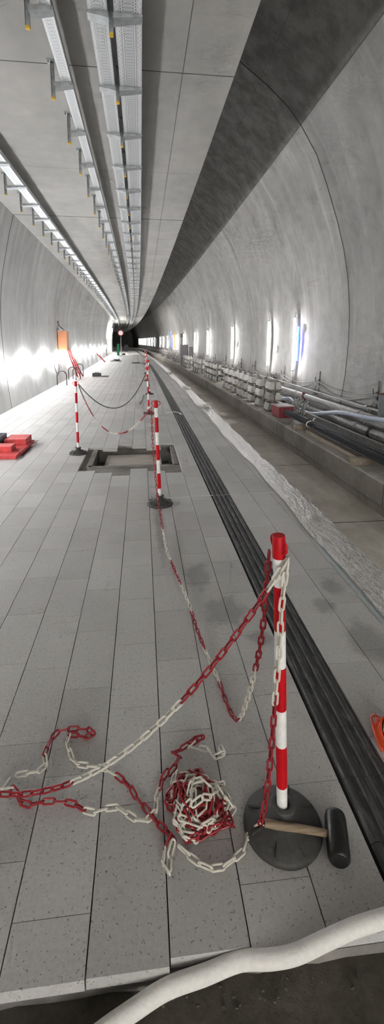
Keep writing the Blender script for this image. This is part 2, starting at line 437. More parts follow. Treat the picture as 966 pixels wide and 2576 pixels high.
for k, x0, x1 in cols:
    if x1-x0 < .02: continue
    y = 1.035+random.uniform(-.008, .008) if k not in (-3,-2,-1) else {-3:1.035,-2:1.018,-1:1.02}[k]
    ph = phase.get(k, random.random()*TL)
    cuts = [y]; c = ph
    while c < y+.06: c += TL
    while c < 170: cuts.append(c); c += TL
    for a, e in zip(cuts, cuts[1:]):
        segs = [(a, e)]
        if k in nearY:
            lo, hi = nearY[k], farY[k]
            segs = [(s, min(t, lo)) for s, t in segs if s < lo] + [(max(s, hi), t) for s, t in segs if t > hi]
        if -12 <= k <= -9:
            lo, hi = 7.25, 8.42
            segs = [(s, min(t, lo)) for s, t in segs if s < lo] + [(max(s, hi), t) for s, t in segs if t > hi]
        for s, t in segs:
            if t-s > .02: tile(x0, x1, s, t)
pav = b.build('floor', M['paver'])
tag(pav, kind='structure', label='speckled light grey granite paving of the platform')
# tactile strip : ribbed black stone
b = MB(); x0, x1 = .817, 1.036; nr = 4
y = 1.271-.2495*1
prof = []
W = (x1-x0)/nr
for i in range(nr):
    a = x0+W*i
    prof += [(a+.004, -.003), (a+W*.2, -.0025), (a+W*.34, .006), (a+W*.72, .006), (a+W*.86, -.0025)]
prof += [(x1-.002, -.003), (x1-.002, -.042), (x0+.002, -.042)]
while y < 170:
    L = .2495 if y < 30 else .998
    b.sweep(prof, [y+.0012, y+L-.0012], closed=True); y += L
tag(b.build('floor', M['strip']), kind='structure', label='ribbed black tactile guide strip set in the grey paving')

# inside of the open recess
r = empty('recess_frame', (BX(-.15, 7.2), 7.2, -.05)); tag(r, 'open rectangular pit in the paving with a mortar rim and timber lid inside', 'pit')
b = MB()
b.box((-.15-(-.15), 6.6-7.2, -.0), (1.36, .10, .04)); b.box((0, 7.92-7.2, .0), (1.36, .07, .04))
b.box((.66, 0, .0), (.07, 1.25, .04)); b.box((-.67, 0, .0), (.09, 1.25, .04))
b.build('mortar_rim', M['bed'], r, bevel=.008)
b = MB(); b.box((.03-.04, -.05, -.10), (.92, 1.0, .05)); b.box((.03-.04, -.02, -.075), (.92, .012, .004), 0)
b.build('timber_lid', M['board'], r, bevel=.004)
b = MB()
for i in range(90):
    s = random.uniform(.012, .04); side = random.random() < .6
    x = random.uniform(.46, .6) if side else random.uniform(-.6, -.48)
    b.box((x, random.uniform(-.5, .6), -.29+random.uniform(0, .05)), (s, s*1.3, s*.7), M=Euler((random.random()*3, random.random()*3, random.random()*3)).to_matrix())
tag(b.build('rubble', M['rough'], r), kind='stuff')

# ------------------------------------------------------------------ plastic film on the platform edge
ny_, nx_ = 700, 14
vs = []
for j in range(ny_+1):
    y = 1.32+((j/ny_)**2.0)*60
    lx = 1.62+.02*math.sin(y*1.3)+.012*math.sin(y*4.1+1)
    rx = 1.90+.03*math.sin(y*.9+.4)+.015*math.sin(y*3.3)
    if 6.3 < y < 7.2: rx -= .14*math.sin((y-6.3)/.9*math.pi)
    for i in range(nx_+1):
        t = i/nx_; x = lx+(rx+.12-lx)*t
        z = .006+.008*abs(math.sin(x*47+y*3+math.sin(y*6)*1.5))*math.sin(t*3.1)+.006*abs(math.sin(y*23+x*40))+random.uniform(0,.004)
        if abs(x-1.75) < .09 and abs(y-4.25) < .12: z += .03*(1-abs(x-1.75)/.09)*(1-abs(y-4.25)/.12)
        if x > 1.925: z -= (x-1.925)*2.2; x = 1.925+(x-1.925)*.35
        vs.append((BX(x, y), y, z))
b = MB(); b.add(vs, [(j*(nx_+1)+i, j*(nx_+1)+i+1, (j+1)*(nx_+1)+i+1, (j+1)*(nx_+1)+i) for j in range(ny_) for i in range(nx_)])
fm = b.build('protective_film', M['film'], smooth=True, fix=False)
fm.modifiers.new('thick', 'SOLIDIFY').thickness = .001
tag(fm, 'long crumpled clear plastic film wrapped over the platform edge stones', 'plastic film')
b = MB()
pts = [BP((1.585+.006*math.sin(y*2), y, .0025)) for y in [1.6+.12*i for i in range(18)]]
b.tube(pts, .007, 6, flat=.25)
tag(b.build('adhesive_tape', M['bluetape']), 'narrow pale blue tape holding down the near edge of the film', 'tape')
# loose film bits further along
for i, (x, y, s) in enumerate(((2.0, 12.4, .28), (1.98, 17.6, .35), (1.98, 26.5, .4))):
    b = MB(); vs = []
    n_ = 10
    for a in range(n_+1):
        for c in range(n_+1):
            u, v = a/n_-.5, c/n_-.5
            vs.append((u*s*1.0, v*s*2.2, .02+.07*abs(math.sin(a*1.9+c*1.3))*(1-abs(u)*2)*(1-abs(v)*2)+random.uniform(0,.015)))
    b.add(vs, [(a*(n_+1)+c, a*(n_+1)+c+1, (a+1)*(n_+1)+c+1, (a+1)*(n_+1)+c) for a in range(n_) for c in range(n_)])
    o = b.build('film_scrap', M['film'], smooth=True, loc=(BX(x-.2, y), y, .01), fix=False)
    o.modifiers.new('thick', 'SOLIDIFY').thickness = .001
    tag(o, ('crumpled film scrap on the platform edge, nearest of the loose scraps', 'crumpled film scrap on the platform edge, middle of the three scraps', 'crumpled film scrap on the platform edge, farthest of the three scraps')[i], 'plastic scrap', 'loose film scraps')

# ------------------------------------------------------------------ cable trays
def tray(name, x0, x1, z, y0, y1, label, post_x, arm, posts_y0, pitch, side='r'):
    root = empty(name, (0, 0, 0)); tag(root, label, 'cable tray', 'galvanised cable trays under the slab')
    ys = [y0]
    while ys[-1] < y1: ys.append(ys[-1]+1.5)
    me = bpy.data.meshes.new('tray_bottom'); vs = []; fs = []; uvs = []
    for y in ys:
        for x in (x0, x1): vs.append((BX(x, y), y, z))
    for i in range(len(ys)-1): fs.append((2*i, 2*i+2, 2*i+3, 2*i+1)); uvs += [(0, ys[i]), (0, ys[i+1]), (1, ys[i+1]), (1, ys[i])]
    me.from_pydata(vs, [], fs); ul = me.uv_layers.new(name='UVMap')
    for l, uv in zip(ul.data, uvs): l.uv = uv
    me.materials.append(M['tray']); o = bpy.data.objects.new('tray_bottom', me); COL.objects.link(o); o.parent = root
    sm = o.modifiers.new('t', 'SOLIDIFY'); sm.thickness = .002; sm.offset = 1
    for xx, s in ((x0, -1), (x1, 1)):
        b = MB(); b.sweep([(xx-.0015, z-.001), (xx+.0015, z-.001), (xx+.0015, z+.075), (xx-.012*s, z+.078), (xx-.012*s, z+.074), (xx-.0015, z+.072)], ys, closed=True)
        b.build('side_flange', M['zinc'], root)
    return root
T1 = tray('cable_tray', -.885, -.768, 4.80, 1.0, 120, 'narrow perforated cable tray left of the paired trays, hung on yellow-tipped posts', None, None, 0, 0)
T2 = tray('cable_tray', -.445, -.272, 4.80, 1.0, 120, 'left tray of the pair running beside the slab centre, hung from shared posts', None, None, 0, 0)
T3 = tray('cable_tray', -.212, .041, 4.80, 1.0, 120, 'widest perforated cable tray, right one of the close pair', None, None, 0, 0)
T4 = tray('cable_tray', -2.385, -2.215, 4.80, 1.0, 120, 'cable tray nearest the left wall, hung on short posts', None, None, 0, 0)
def post_set(arms, px):
    """C-channel post with cantilever arms, origin at the slab underside"""
    root = empty('tray_hanger')
    b = MB()
    b.box((-.019, 0, -.19), (.003, .036, .38)); b.box((.019, 0, -.19), (.003, .036, .38)); b.box((0, .0165, -.19), (.038, .003, .38))
    b.box((0, 0, -.004), (.11, .10, .008)); b.lathe([(.009, -.035), (.009, -.008)], 6, (-.04, -.03, 0)); b.lathe([(.009, -.035), (.009, -.008)], 6, (.04, .03, 0))
    b.build('post', M['zincd'], root)
    b = MB(); b.box((0, 0, -.388), (.041, .040, .022)); b.build('end_cap', M['yellow'], root, bevel=.003)
    for x0, x1 in arms:
        s = 1 if x1 > 0 else -1
        b = MB()
        a, c = x0, x1
        vs = [(a, -.062, -.233), (c, -.052, -.233), (c, .052, -.233), (a, .062, -.233), (a, -.062, -.285), (c, -.052, -.250), (c, .052, -.250), (a, .062, -.285)]
        b.add(vs, [(0,1,2,3), (4,5,6,7)[::-1], (0,4,5,1), (3,2,6,7), (0,3,7,4), (1,5,6,2)])
        b.build('arm', M['zincd'], root)
    return root
def place_hangers(proto, x, y0, pitch, n, lab, grp):
    for i in range(n):
        o = proto if i == 0 else dup(proto)
        y = y0+pitch*i; o.location = (BX(x, y), y, 5.03)
        tag(o, lab[0] % ('nearest' if i == 0 else 'second nearest' if i == 1 else 'third nearest') if i < 3 else lab[1], 'hanger', grp)
for x, arms, y0, n, nm in ((-.99, [(.02, .235)], 3.52, 60, 'narrow tray left of the pair'), (-.243, [(-.02, -.215), (.02, .29)], 2.33, 62, 'pair of trays'), (-2.60, [(.02, .40)], 8.45, 55, 'tray by the left wall')):
    p = post_set(arms, x)
    if nm.startswith('tray by'): place_hangers(p, x+.02, y0, 1.155, n, ('yellow-tipped steel hanger of the '+nm+', %s in view', 'yellow-tipped steel hanger in the receding row under the '+nm), 'hangers of the '+nm)
    else: place_hangers(p, x, y0, 1.2, n, ('yellow-tipped steel hanger of the '+nm+', %s in view', 'yellow-tipped steel hanger in the receding row under the '+nm), 'hangers of the '+nm)

# ------------------------------------------------------------------ barrier posts
def post_mesh(seed=0):
    root = empty('barrier_post')
    b = MB(); b.lathe([(0,0),(.148,0),(.150,.006),(.149,.016),(.140,.026),(.10,.040),(.055,.062),(.036,.078),(.034,.10),(.026,.10)], 40)
    for k in range(8):
        a = math.pi/4*k+.3; Mx = Matrix.Rotation(a, 3, 'Z')
        b.box(Mx @ Vector((.095, 0, .040)), (.085, .006, .010), M=Mx @ Matrix.Rotation(.20, 3, 'Y'))
    base = b.build('base', M['rubber'], root, smooth=True)
    b = MB(); b.tube([Vector((.036*math.cos(a), .036*math.sin(a), .10)) for a in [2*math.pi*k/20 for k in range(20)]], .011, 8, closed=True)
    b.build('collar', M['rubber'], base, smooth=True)
    pole = empty('pole_pivot')
    bpy.data.objects.remove(pole)
    b = MB(); zs = [.05, .19, .37, .525, .70, .845, 1.015, 1.135]
    for i in range(len(zs)-1):
        b.lathe([(.0202, zs[i]), (.0202, zs[i+1])], 24, m=i % 2)
    b.build('pole', [M['white'], M['red']], root, smooth=True)
    b = MB(); b.lathe([(.0225, 1.12), (.0225, 1.195), (.0205, 1.2), (0, 1.2)], 24)
    cap = b.build('cap', M['red'], root, smooth=True)
    for s in (-1, 1):
        b = MB(); pts = [Vector((s*(.018+.030*math.sin(a)), 0, 1.168+.026*math.cos(a))) for a in [math.pi*k/10 for k in range(11)]]
        b.tube(pts, .0035, 8); b.build('hook', M['red'], cap, smooth=True)
    return root
P0 = post_mesh()
posts = [(.511, 1.366, 0, 'red and white banded barrier post on round rubber base, nearest, beside the rubber mallet', (.0, math.radians(-3.0), .0)),
         (.174, 4.862, 0, 'red and white barrier post standing just in front of the open pit', (0, math.radians(-1.9), 0)),
         (-1.085, 7.318, 0, 'red and white barrier post left of the open pit, apart from the line', (0, 0, 0)),
         (.175, 11.36, 0, 'fourth barrier post of the receding line, first one beyond the open pit', (0, math.radians(-1.5), 0)),
         (.285, 15.67, 0, 'barrier post in the receding line, second one beyond the open pit', (0, math.radians(-.8), 0)),
         (.30, 21.1, 0, 'barrier post in the receding line, third one beyond the open pit', (0, 0, 0)),
         (.38, 25.9, 0, 'barrier post in the receding line, fourth one beyond the open pit', (0, 0, 0)),
         (.52, 31.0, 0, 'barrier post in the receding line, second farthest', (0, 0, 0)),
         (.55, 36.2, 0, 'smallest and farthest barrier post of the receding line', (0, 0, 0))]
for i, (x, y, z, lab, rot) in enumerate(posts):
    o = P0 if i == 0 else dup(P0)
    o.location = (x if i < 3 else BX(x, y), y, 0); tag(o, lab, 'barrier post', 'red and white chain barrier posts')
    # only the shaft leans; the base sits flat
    for ch in o.children:
        if ch.name.startswith(('pole', 'cap')): ch.rotation_euler = rot if i or ch.name.startswith('pole') else (rot[0], rot[1], math.radians(-74)); ch.rotation_mode = 'ZYX' if ch.name.startswith('cap') and i == 0 else 'XYZ'

# ------------------------------------------------------------------ chains
def link_mesh(L=.060, W=.026, r=.004, n=8):
    b = MB(); a = W/2-r; h = L/2-r-a; pts = []
    for k in range(7): t = -math.pi/2+math.pi*k/6; pts.append(Vector((h+a*math.cos(t), a*math.sin(t), 0)))
    for k in range(7): t = math.pi/2+math.pi*k/6; pts.append(Vector((-h+a*math.cos(t), a*math.sin(t), 0)))
    b.tube(pts, r, n, closed=True); return b
def lk(mat, n=8, **kw):
    o = link_mesh(n=n, **kw).build('link', mat, smooth=True); me = o.data; bpy.data.objects.remove(o); return me
LR, LW, LD = lk(M['rlink']), lk(M['wlink']), lk(M['dsteel'])
LR2, LW2 = lk(M['rlink'], 5), lk(M['wlink'], 5)
PITCH = .0455
def resample(pts, step):
    out = [Vector(pts[0])]; d = 0; tot = []
    acc = 0.
    for a, b_ in zip(pts, pts[1:]):
        a = Vector(a); b_ = Vector(b_); L = (b_-a).length
        while acc+L >= step:
            t = (step-acc)/L; a = a+(b_-a)*t; out.append(a.copy()); L = (b_-a).length; acc = 0.
        acc += L
    return out
def chain(pts, colour, label, group='red and white plastic chains', jitter=.0, lay=None, lim=100, cat='chain', dense=6, base=None, mats=None, name='barrier_chain', par=0):
    """links along a curve; colour(i, n, p) -> 'r' / 'w' / 'd'; lay = links lie tilted on the ground"""
    P = resample(bez(pts, dense), PITCH); n = len(P)-1
    root = empty(name, P[0] if base is None else base); tag(root, label, cat, group)
    mw = root.location.copy(); mats = mats or {'r': LR, 'w': LW, 'd': LD}; extra = {}
    for i in range(n):
        a, c = P[i], P[i+1]; mid = (a+c)/2; t = (c-a).normalized()
        up = Vector((0,0,1)) if abs(t.z) < .95 else Vector((0,1,0))
        s = t.cross(up).normalized(); u = s.cross(t)
        base_roll = (math.radians(40) if i % 2 else math.radians(-42)) if lay else (math.radians(8) if (i+par) % 2 else math.radians(95))
        if lay == 'flat': base_roll = 0.12 if i % 2 else math.radians(70)
        ro = base_roll+random.uniform(-1, 1)*jitter
        Mr = Matrix((t, s, u)).transposed() @ Matrix.Rotation(ro, 3, 'X')
        if jitter: Mr = Mr @ Matrix.Rotation(random.uniform(-.5, .5)*jitter, 3, 'Z')
        pos = mid-mw
        k = colour(i, n, mid)
        if i < lim:
            o = bpy.data.objects.new('link', mats[k]); COL.objects.link(o); o.parent = root
            o.matrix_local = Matrix.Translation(pos) @ Mr.to_4x4()
            o['label'] = {'r': 'dark red plastic link', 'w': 'off-white plastic link', 'd': 'dark metal link'}[k]
        else: extra.setdefault(k, []).append(Matrix.Translation(pos) @ Mr.to_4x4())
    for k, Ms in extra.items():
        b = MB(); src = mats[k]
        for Mt in Ms: b.add([Mt @ v.co for v in src.vertices], [tuple(p.vertices) for p in src.polygons])
        o = b.build('link', src.materials[0], root, smooth=True, fix=False); tag(o, kind='stuff', label={'r': 'dark red plastic links', 'w': 'off-white plastic links', 'd': 'dark metal links'}[k])
    return root
def seg(*bounds, start='r'):
    """alternate colour at fractions"""
    def f(i, n, p):
        t = i/max(1, n); k = 0
        for q in bounds:
            if t >= q: k += 1
        return start if k % 2 == 0 else ('w' if start == 'r' else 'r')
    return f
# from the near post, rising out of the picture on the left (the far support stands outside)
def c1col(i, n, p):
    x = p.x
    return 'w' if x > .41 else 'r' if x > .115 else 'w' if x > -.30 else 'r' if x > -.85 else 'w' if x > -1.3 else 'r'
chain(catenary((.470, 1.325, 1.135), (-1.7, 1.8, 1.13), 1.075, 40), c1col, 'plastic chain sweeping from the near post down to the left edge, red then white', par=1)
# the far support of that chain, left outside the frame
oo = dup(P0); oo.location = (-1.75, 1.81, 0); tag(oo, 'barrier post outside the left edge of the picture holding the sweeping chain', 'barrier post', 'red and white chain barrier posts')
for ch in oo.children: ch.rotation_euler = (0, 0, 0)
# from second post over the floor to the near post
def c2col(i, n, p):
    if p.y > 4.1: return 'r'
    if p.y > 3.45: return 'w'
    if p.y > 3.1: return 'r'
    if p.y > 2.72: return 'w'
    if p.y > 2.36: return 'r'
    if p.y > 2.09: return 'w'
    if p.y > 1.82 or (p.y > 1.75 and p.z < .05): return 'r'
    if p.z < .5: return 'w'
    return 'r'
chain([(.085,4.86,1.13),(.095,4.80,.75),(.12,4.68,.38),(.15,4.45,.12),(.172,4.055,.04),(.188,3.64,.03),(.233,3.292,.03),(.291,2.895,.03),(.327,2.496,.025),(.384,2.151,.016),(.405,1.95,.012),(.425,1.85,.02),(.437,1.78,.10),(.442,1.66,.33),(.441,1.50,.72),(.430,1.405,1.14)],
      c2col, 'plastic chain running along the floor between the two nearest posts of the line')
# white/red length hanging down the near post to the floor and into the heap
def c3col(i, n, p): return 'w' if p.z > .60 else 'r' if p.z > .03 and p.x > .41 else 'w'
chain([(.468,1.322,1.13),(.456,1.322,1.0),(.453,1.322,.85),(.449,1.322,.70),(.444,1.322,.55),(.440,1.322,.42),(.434,1.322,.29),(.424,1.322,.16),(.415,1.328,.09),(.418,1.345,.045),(.428,1.352,.035),(.399,1.35,.022),(.368,1.335,.014),(.352,1.303,.014),(.323,1.277,.014),(.284,1.26,.014),(.245,1.245,.014),(.193,1.253,.014),(.154,1.286,.016),(.114,1.315,.02),(.09,1.348,.03)],
      c3col, 'plastic chain hanging down the near post then curving over the floor to the heap', jitter=.12)
# the loop on the floor to the left
def c4col(i, n, p):
    t = i/n
    if t < .30: return 'r'
    if t < .52: return 'w'
    if t < .80: return 'r'
    return 'w'
A1 = [(.094,1.348),(.063,1.381),(.03,1.416),(-.004,1.461),(-.039,1.503),(-.072,1.555),(-.106,1.596),(-.15,1.632),(-.191,1.66),(-.229,1.673),(-.298,1.684),(-.333,1.721),(-.361,1.777),(-.375,1.835),(-.347,1.85),(-.308,1.823),(-.254,1.828),(-.275,1.865),(-.341,1.872),(-.39,1.877),(-.425,1.868),(-.445,1.831),(-.463,1.772),(-.458,1.738),(-.443,1.699),(-.472,1.671),(-.53,1.673),(-.568,1.663)]
def zz(L, z=.014, k=0.0): return [(x, y, z+k*abs(math.sin(i*1.7))) for i, (x, y) in enumerate(L)]
def c4b(i, n, p):
    if p.x > -.155: return 'r'
    if p.x > -.372 and p.y < 1.83 and p.x < -.155 and i < n*.55: return 'w'
    if i < n*.86: return 'r'
    return 'w'
chain(zz(A1, .015, .008), c4b, 'loop of plastic chain lying on the paving left of the heap, farther arm', lay=True, jitter=.15, dense=4)
A2 = [(-.586,1.655),(-.600,1.62),(-.582,1.60),(-.560,1.615),(-.545,1.596),(-.519,1.569),(-.504,1.541),(-.471,1.533),(-.435,1.541),(-.373,1.539),(-.316,1.527),(-.283,1.513),(-.232,1.477),(-.194,1.485),(-.133,1.492),(-.085,1.462),(-.046,1.432),(-.005,1.428),(.027,1.457),(.028,1.496),(.045,1.533),(.054,1.583),(.087,1.624)]
def c5col(i, n, p):
    if p.x < -.548: return 'w'
    if p.x < -.235: return 'r'
    if p.x < .02 or p.y < 1.53: return 'w'
    return 'r'
chain(zz(A2, .015, .006), c5col, 'plastic chain lying on the paving left of the heap, nearer arm with red middle', lay=True, jitter=.15, dense=4)
A3 = [(.087,1.60),(.128,1.646),(.136,1.685),(.109,1.69),(.153,1.705),(.172,1.723),(.207,1.744),(.254,1.761),(.229,1.742),(.183,1.722),(.192,1.709),(.235,1.705),(.271,1.689),(.294,1.657),(.338,1.664),(.324,1.708),(.317,1.733)]
chain(zz(A3, .018, .02), lambda i, n, p: 'r' if i < n*.52 else 'w', 'short tail of red then white chain lying above the heap', lay=True, jitter=.5, dense=4)
# the heap
random.seed(21)
H = []
ph = 0
for i in range(90):
    ph += random.uniform(1.3, 2.6)
    rr_ = random.uniform(.02, 1.)**.5
    H.append((.190+.142*rr_*math.cos(ph)+random.uniform(-.01,.01), 1.460+.150*rr_*math.sin(ph), .016+.075*(1-rr_)+random.uniform(0, .05)*(1-rr_*.6)))
HP = H
def heapcol(i, n, p): return 'r' if (i//7) % 2 == 0 else 'w'
h1 = chain(H[:44], heapcol, 'tangled heap of red and white plastic chain on the paving beside the near post', jitter=1.0, dense=4, lim=50, name='chain_heap')
# more of the same heap: carried by the same thing
def more(root, pts, colour, lim):
    P = resample(bez(pts, 4), PITCH); n = len(P)-1
    for i in range(min(n, lim)):
        a, c = P[i], P[i+1]; t = (c-a).normalized(); up = Vector((0,0,1)) if abs(t.z) < .95 else Vector((0,1,0))
        s = t.cross(up).normalized(); u = s.cross(t)
        Mr = Matrix((t, s, u)).transposed() @ Matrix.Rotation(random.uniform(0, 3.1), 3, 'X') @ Matrix.Rotation(random.uniform(-.3, .3), 3, 'Z')
        k = colour(i, n, a); o = bpy.data.objects.new('link', {'r': LR, 'w': LW}[k]); COL.objects.link(o); o.parent = root
        o.matrix_local = Matrix.Translation((a+c)/2-root.location) @ Mr.to_4x4(); o['label'] = {'r': 'dark red plastic link', 'w': 'off-white plastic link'}[k]
more(h1, H[50:72], lambda i, n, p: 'w' if (i//8) % 2 == 0 else 'r', 28)
more(h1, [(.08,1.36,.03),(.055,1.325,.02),(.048,1.285,.014),(.06,1.245,.014),(.07,1.275,.016),(.076,1.31,.02),(.09,1.345,.04)], lambda i, n, p: 'w' if i > 0 else 'r', 10)
more(h1, [(.26,1.36,.03),(.29,1.375,.04),(.315,1.36,.016),(.31,1.40,.02),(.305,1.45,.03)], lambda i, n, p: 'r', 10)

# chain between the third and second posts
def c6(i, n, p): t = i/n; return 'd' if t < .1 else 'r' if t < .28 else 'w' if t < .40 else 'r' if t < .50 else 'w' if t < .62 else 'r' if t < .75 else 'w' if t < .88 else 'r'
chain(catenary((-1.037, 7.318, 1.13), (.085, 4.86, 1.13), .52), c6, 'plastic chain sagging between the post left of the pit and the second post', mats={'r': LR2, 'w': LW2, 'd': LD})
chain(catenary((-1.04, 7.33, 1.15), (BX(.15, 11.36), 11.34, 1.15), .66, 30), lambda i, n, p: 'd', 'dark metal chain sagging from the post left of the pit to the receding line', mats={'d': LD})
# chains of the receding line, each one swag
def far_chain(a, c, sag, lab):
    P = resample(catenary(a, c, sag, 30), PITCH*2); b = MB(); b2 = MB(); i = 0
    for p, q in zip(P, P[1:]):
        (b if (i//6) % 2 else b2).tube([p, q], .008, 5); i += 1
    root = empty('barrier_chain', a); tag(root, lab, 'chain', 'red and white plastic chains')
    for bb, mm, l in ((b, M['rlink'], 'dark red links'), (b2, M['wlink'], 'off-white links')):
        bb.v = [tuple(Vector(v)-Vector(a)) for v in bb.v]; o = bb.build('links', mm, root); tag(o, l)
for i in range(3, 8):
    x, y = posts[i][0], posts[i][1]; x2, y2 = posts[i+1][0], posts[i+1][1]
    far_chain((BX(x, y), y+.05, 1.15), (BX(x2, y2), y2-.05, 1.15), .75, 'chain sagging between %s posts of the receding line' % ('the first and second far', 'the second and third far', 'the third and fourth far', 'the fourth and fifth far', 'the last two')[i-3])
# a dark chain puddle by the foot of the second far post
chain([(BX(.1,15.4), 15.4, .02), (BX(.05,14.6), 14.6, .02), (BX(.02,13.8),13.8,.02), (BX(-.06,13.0),13.0,.02)], lambda i, n, p: 'd', 'dark chain lying along the paving near the second far post', mats={'d': LD}, lay=True)

# ------------------------------------------------------------------ mallet
mroot = empty('rubber_mallet', (.69, 1.28, .0)); tag(mroot, 'rubber mallet with worn wooden handle lying across the near post base', 'mallet')
b = MB()
d = Vector((.725-.672, 1.361-1.20, 0)).normalized(); L = .165; c0 = Vector((.0, .0, .040))
prof = [(0, -L/2), (.030, -L/2), (.037, -L/2+.006), (.040, -L/2+.018), (.041, 0), (.040, L/2-.018), (.037, L/2-.006), (.030, L/2), (0, L/2)]
q = d.to_track_quat('Z', 'Y').to_matrix(); b.lathe(prof, 28, c0, M=q)
b.build('head', M['blackrub'], mroot, smooth=True)
b = MB()
hp = [Vector((.004, .0, .042)), Vector((-.07, .012, .056)), Vector((-.15, .028, .064)), Vector((-.22, .040, .070)), Vector((-.262, .049, .074))]
b.tube(hp, [.0125, .013, .0145, .0155, .0145], 12, flat=.85)
b.build('handle', M['handle'], mroot, smooth=True)

# ------------------------------------------------------------------ white hose
pts = [(-1.7,.35,-.068),(-1.1,.45,-.068),(-.64,.66,-.068),(-.37,.81,-.066),(-.23,.895,-.063),(-.155,.935,-.058),(-.04,.975,-.05),(.05,1.0,-.042),(.16,1.012,-.034),(.27,1.024,-.022),(.36,1.012,-.012),(.44,1.008,-.0),(.54,1.02,.016),(.64,1.035,.024),(.76,1.048,.025),(1.0,1.07,.025),(1.4,1.10,.026),(1.8,1.2,.026)]
b = MB(); b.tube(bez(pts, 8), .024, 20)
tag(b.build('foam_hose', M['hose'], smooth=True), 'thick white foam hose snaking across the front edge of the paving', 'hose')

# ------------------------------------------------------------------ orange object by the right frame edge: flared plastic shroud
g = empty('cable_drum_shroud', (1.135, 1.66, 0)); g.name = 'slotted_plastic_guard'
tag(g, 'orange slotted plastic guard with a black round insert beside the black strip', 'plastic guard')
b = MB(); n_ = 14
def fan(t, s):   # curved shell
    a = -.2+2.3*t
    r_ = .10+.045*s
    return Vector((-.03-.085*math.sin(a*.9)*(.45+.55*s)+.03, .17*math.cos(a*.78)*(.55+.45*s)-.03, .004+.055*(1-s)+.05*math.sin(math.pi*t)*s))
vs = [fan(i/n_, j/6) for i in range(n_+1) for j in range(7)]
fs = [(i*7+j, i*7+j+1, (i+1)*7+j+1, (i+1)*7+j) for i in range(n_) for j in range(6) if not (i in (2, 3) and j == 3) and not (i in (5, 6, 7) and j == 4)]
b.add(vs, fs)
o = b.build('shell', M['orange'], g, smooth=True); o.modifiers.new('t', 'SOLIDIFY').thickness = .004
b = MB(); q = Euler((math.radians(28), math.radians(20), 0)).to_matrix()
b.lathe([(0, .05), (.05, .045), (.078, .02), (.085, 0), (.082, -.03), (0, -.03)], 32, (.008, -.025, .062), M=q)
b.build('insert', M['gblack'], g, smooth=True)
b = MB(); b.tube([q @ Vector((.089*math.cos(a), .089*math.sin(a), -.004))+Vector((.008, -.025, .062)) for a in [2*math.pi*k/32 for k in range(32)]], .0055, 8, closed=True)
b.lathe([(.088, -.004), (.080, -.045), (.060, -.06), (0, -.06)], 32, (.008, -.025, .064), M=q)
b.build('rim', M['orange'], g, smooth=True)

# ------------------------------------------------------------------ left: red slabs and slate box over the uncovered patch
def prop(name, mats, mk, loc, lab, cat, group=None, rot=(0,0,0), bevel=.004):
    b = MB(); mk(b); o = b.build(name, mats, loc=(BX(loc[0], loc[1]), loc[1], loc[2]), rot=rot, bevel=bevel); tag(o, lab, cat, group); return o
prop('red_slab', M['redslab'], lambda b: b.box((0,0,.03), (.62,.95,.06)), (-2.29, 7.72, 0), 'wide flat red slab lying lowest under the slate tray', 'slab')
prop('red_slab', M['redslab'], lambda b: b.box((0,0,.03), (.42,.22,.06)), (-2.20, 7.14, 0), 'small red slab at the front of the red stack', 'slab')
prop('red_block', M['redslab'], lambda b: b.box((0,0,.045), (.55,.26,.09)), (-2.40, 7.40, .061), 'red block lying on the slabs in front of the slate tray', 'block')
prop('red_block', M['redslab'], lambda b: b.box((0,0,.05), (.36,.42,.10)), (-2.20, 7.98, .061), 'red block lying on the slabs right of the slate tray', 'block')
def traybox(b):
    b.box((0,0,.008), (.6,.5,.016)); b.box((-.292,0,.08), (.016,.5,.16)); b.box((.292,0,.08), (.016,.5,.16)); b.box((0,-.242,.08), (.57,.016,.16)); b.box((0,.242,.08), (.57,.016,.16))
prop('slate_tray', M['gbox'], traybox, (-2.72, 7.83, .061), 'open slate grey tray on the red slabs at the left edge', 'tray')

# ------------------------------------------------------------------ left wall: light hose, orange box, bent conduits, poles
random.seed(5)
RY = [(3.1,1.0),(4.6,1.3),(6.1,1.02),(7.6,1.34),(9.2,1.04),(10.7,1.36),(12.07,1.24),(13.17,1.06),(14.49,1.37),(15.8,1.0),(17.45,1.36),(19.19,1.0),(21.03,1.34),(22.7,1.10),(23.96,.88),(26.54,1.39),(28.17,.93),(29.36,1.39),(31.31,.96),(32.13,1.32),(34.03,.88),(35.67,1.42),(38.11,.84),(38.7,1.35),(43.02,.86),(44.5,1.37),(47.5,.9),(50.,1.4),(53.18,.95),(56,1.4)]
def wallL(y, z, off=.05): return (BX(interp_left(z)+off, y), y, z)
ropes = [(RY, .0, 'upper of the two glowing light hoses looped along the left wall'), ([(y+.12, z-(.11 if i % 2 else .05)) for i, (y, z) in enumerate(RY)], .03, 'lower of the two glowing light hoses looped along the left wall')]
for R_, off, lab in ropes:
    b = MB(); b.tube(bez([wallL(y, z, .10+off) for y, z in R_], 6), .017, 6)
    tag(b.build('light_hose', M['rope'], smooth=True), lab, 'light hose', 'light hoses on the left wall')
# vertical lamps on the left wall far away
def lampmesh(h, blue=False, warm=True):
    root = empty('tube_lamp')
    b = MB(); b.tube([(0, 0, .03), (0, 0, h-.03)], .034, 10); b.build('tube', M['tube'], root, smooth=True)
    b = MB(); b.box((.055, .0, h/2), (.03, .10, h)); b.box((0, 0, .01), (.10, .10, .04)); b.box((0, 0, h-.01), (.10, .10, .04)); b.build('housing', M['zincd'], root)
    b = MB(); b.tube([(.05, .07, -.55), (.06, .075, .3), (.045, .07, 1.2), (.055, .07, h+.2)], .010, 6); b.build('feed_cable', M['cable'], root)
    return root
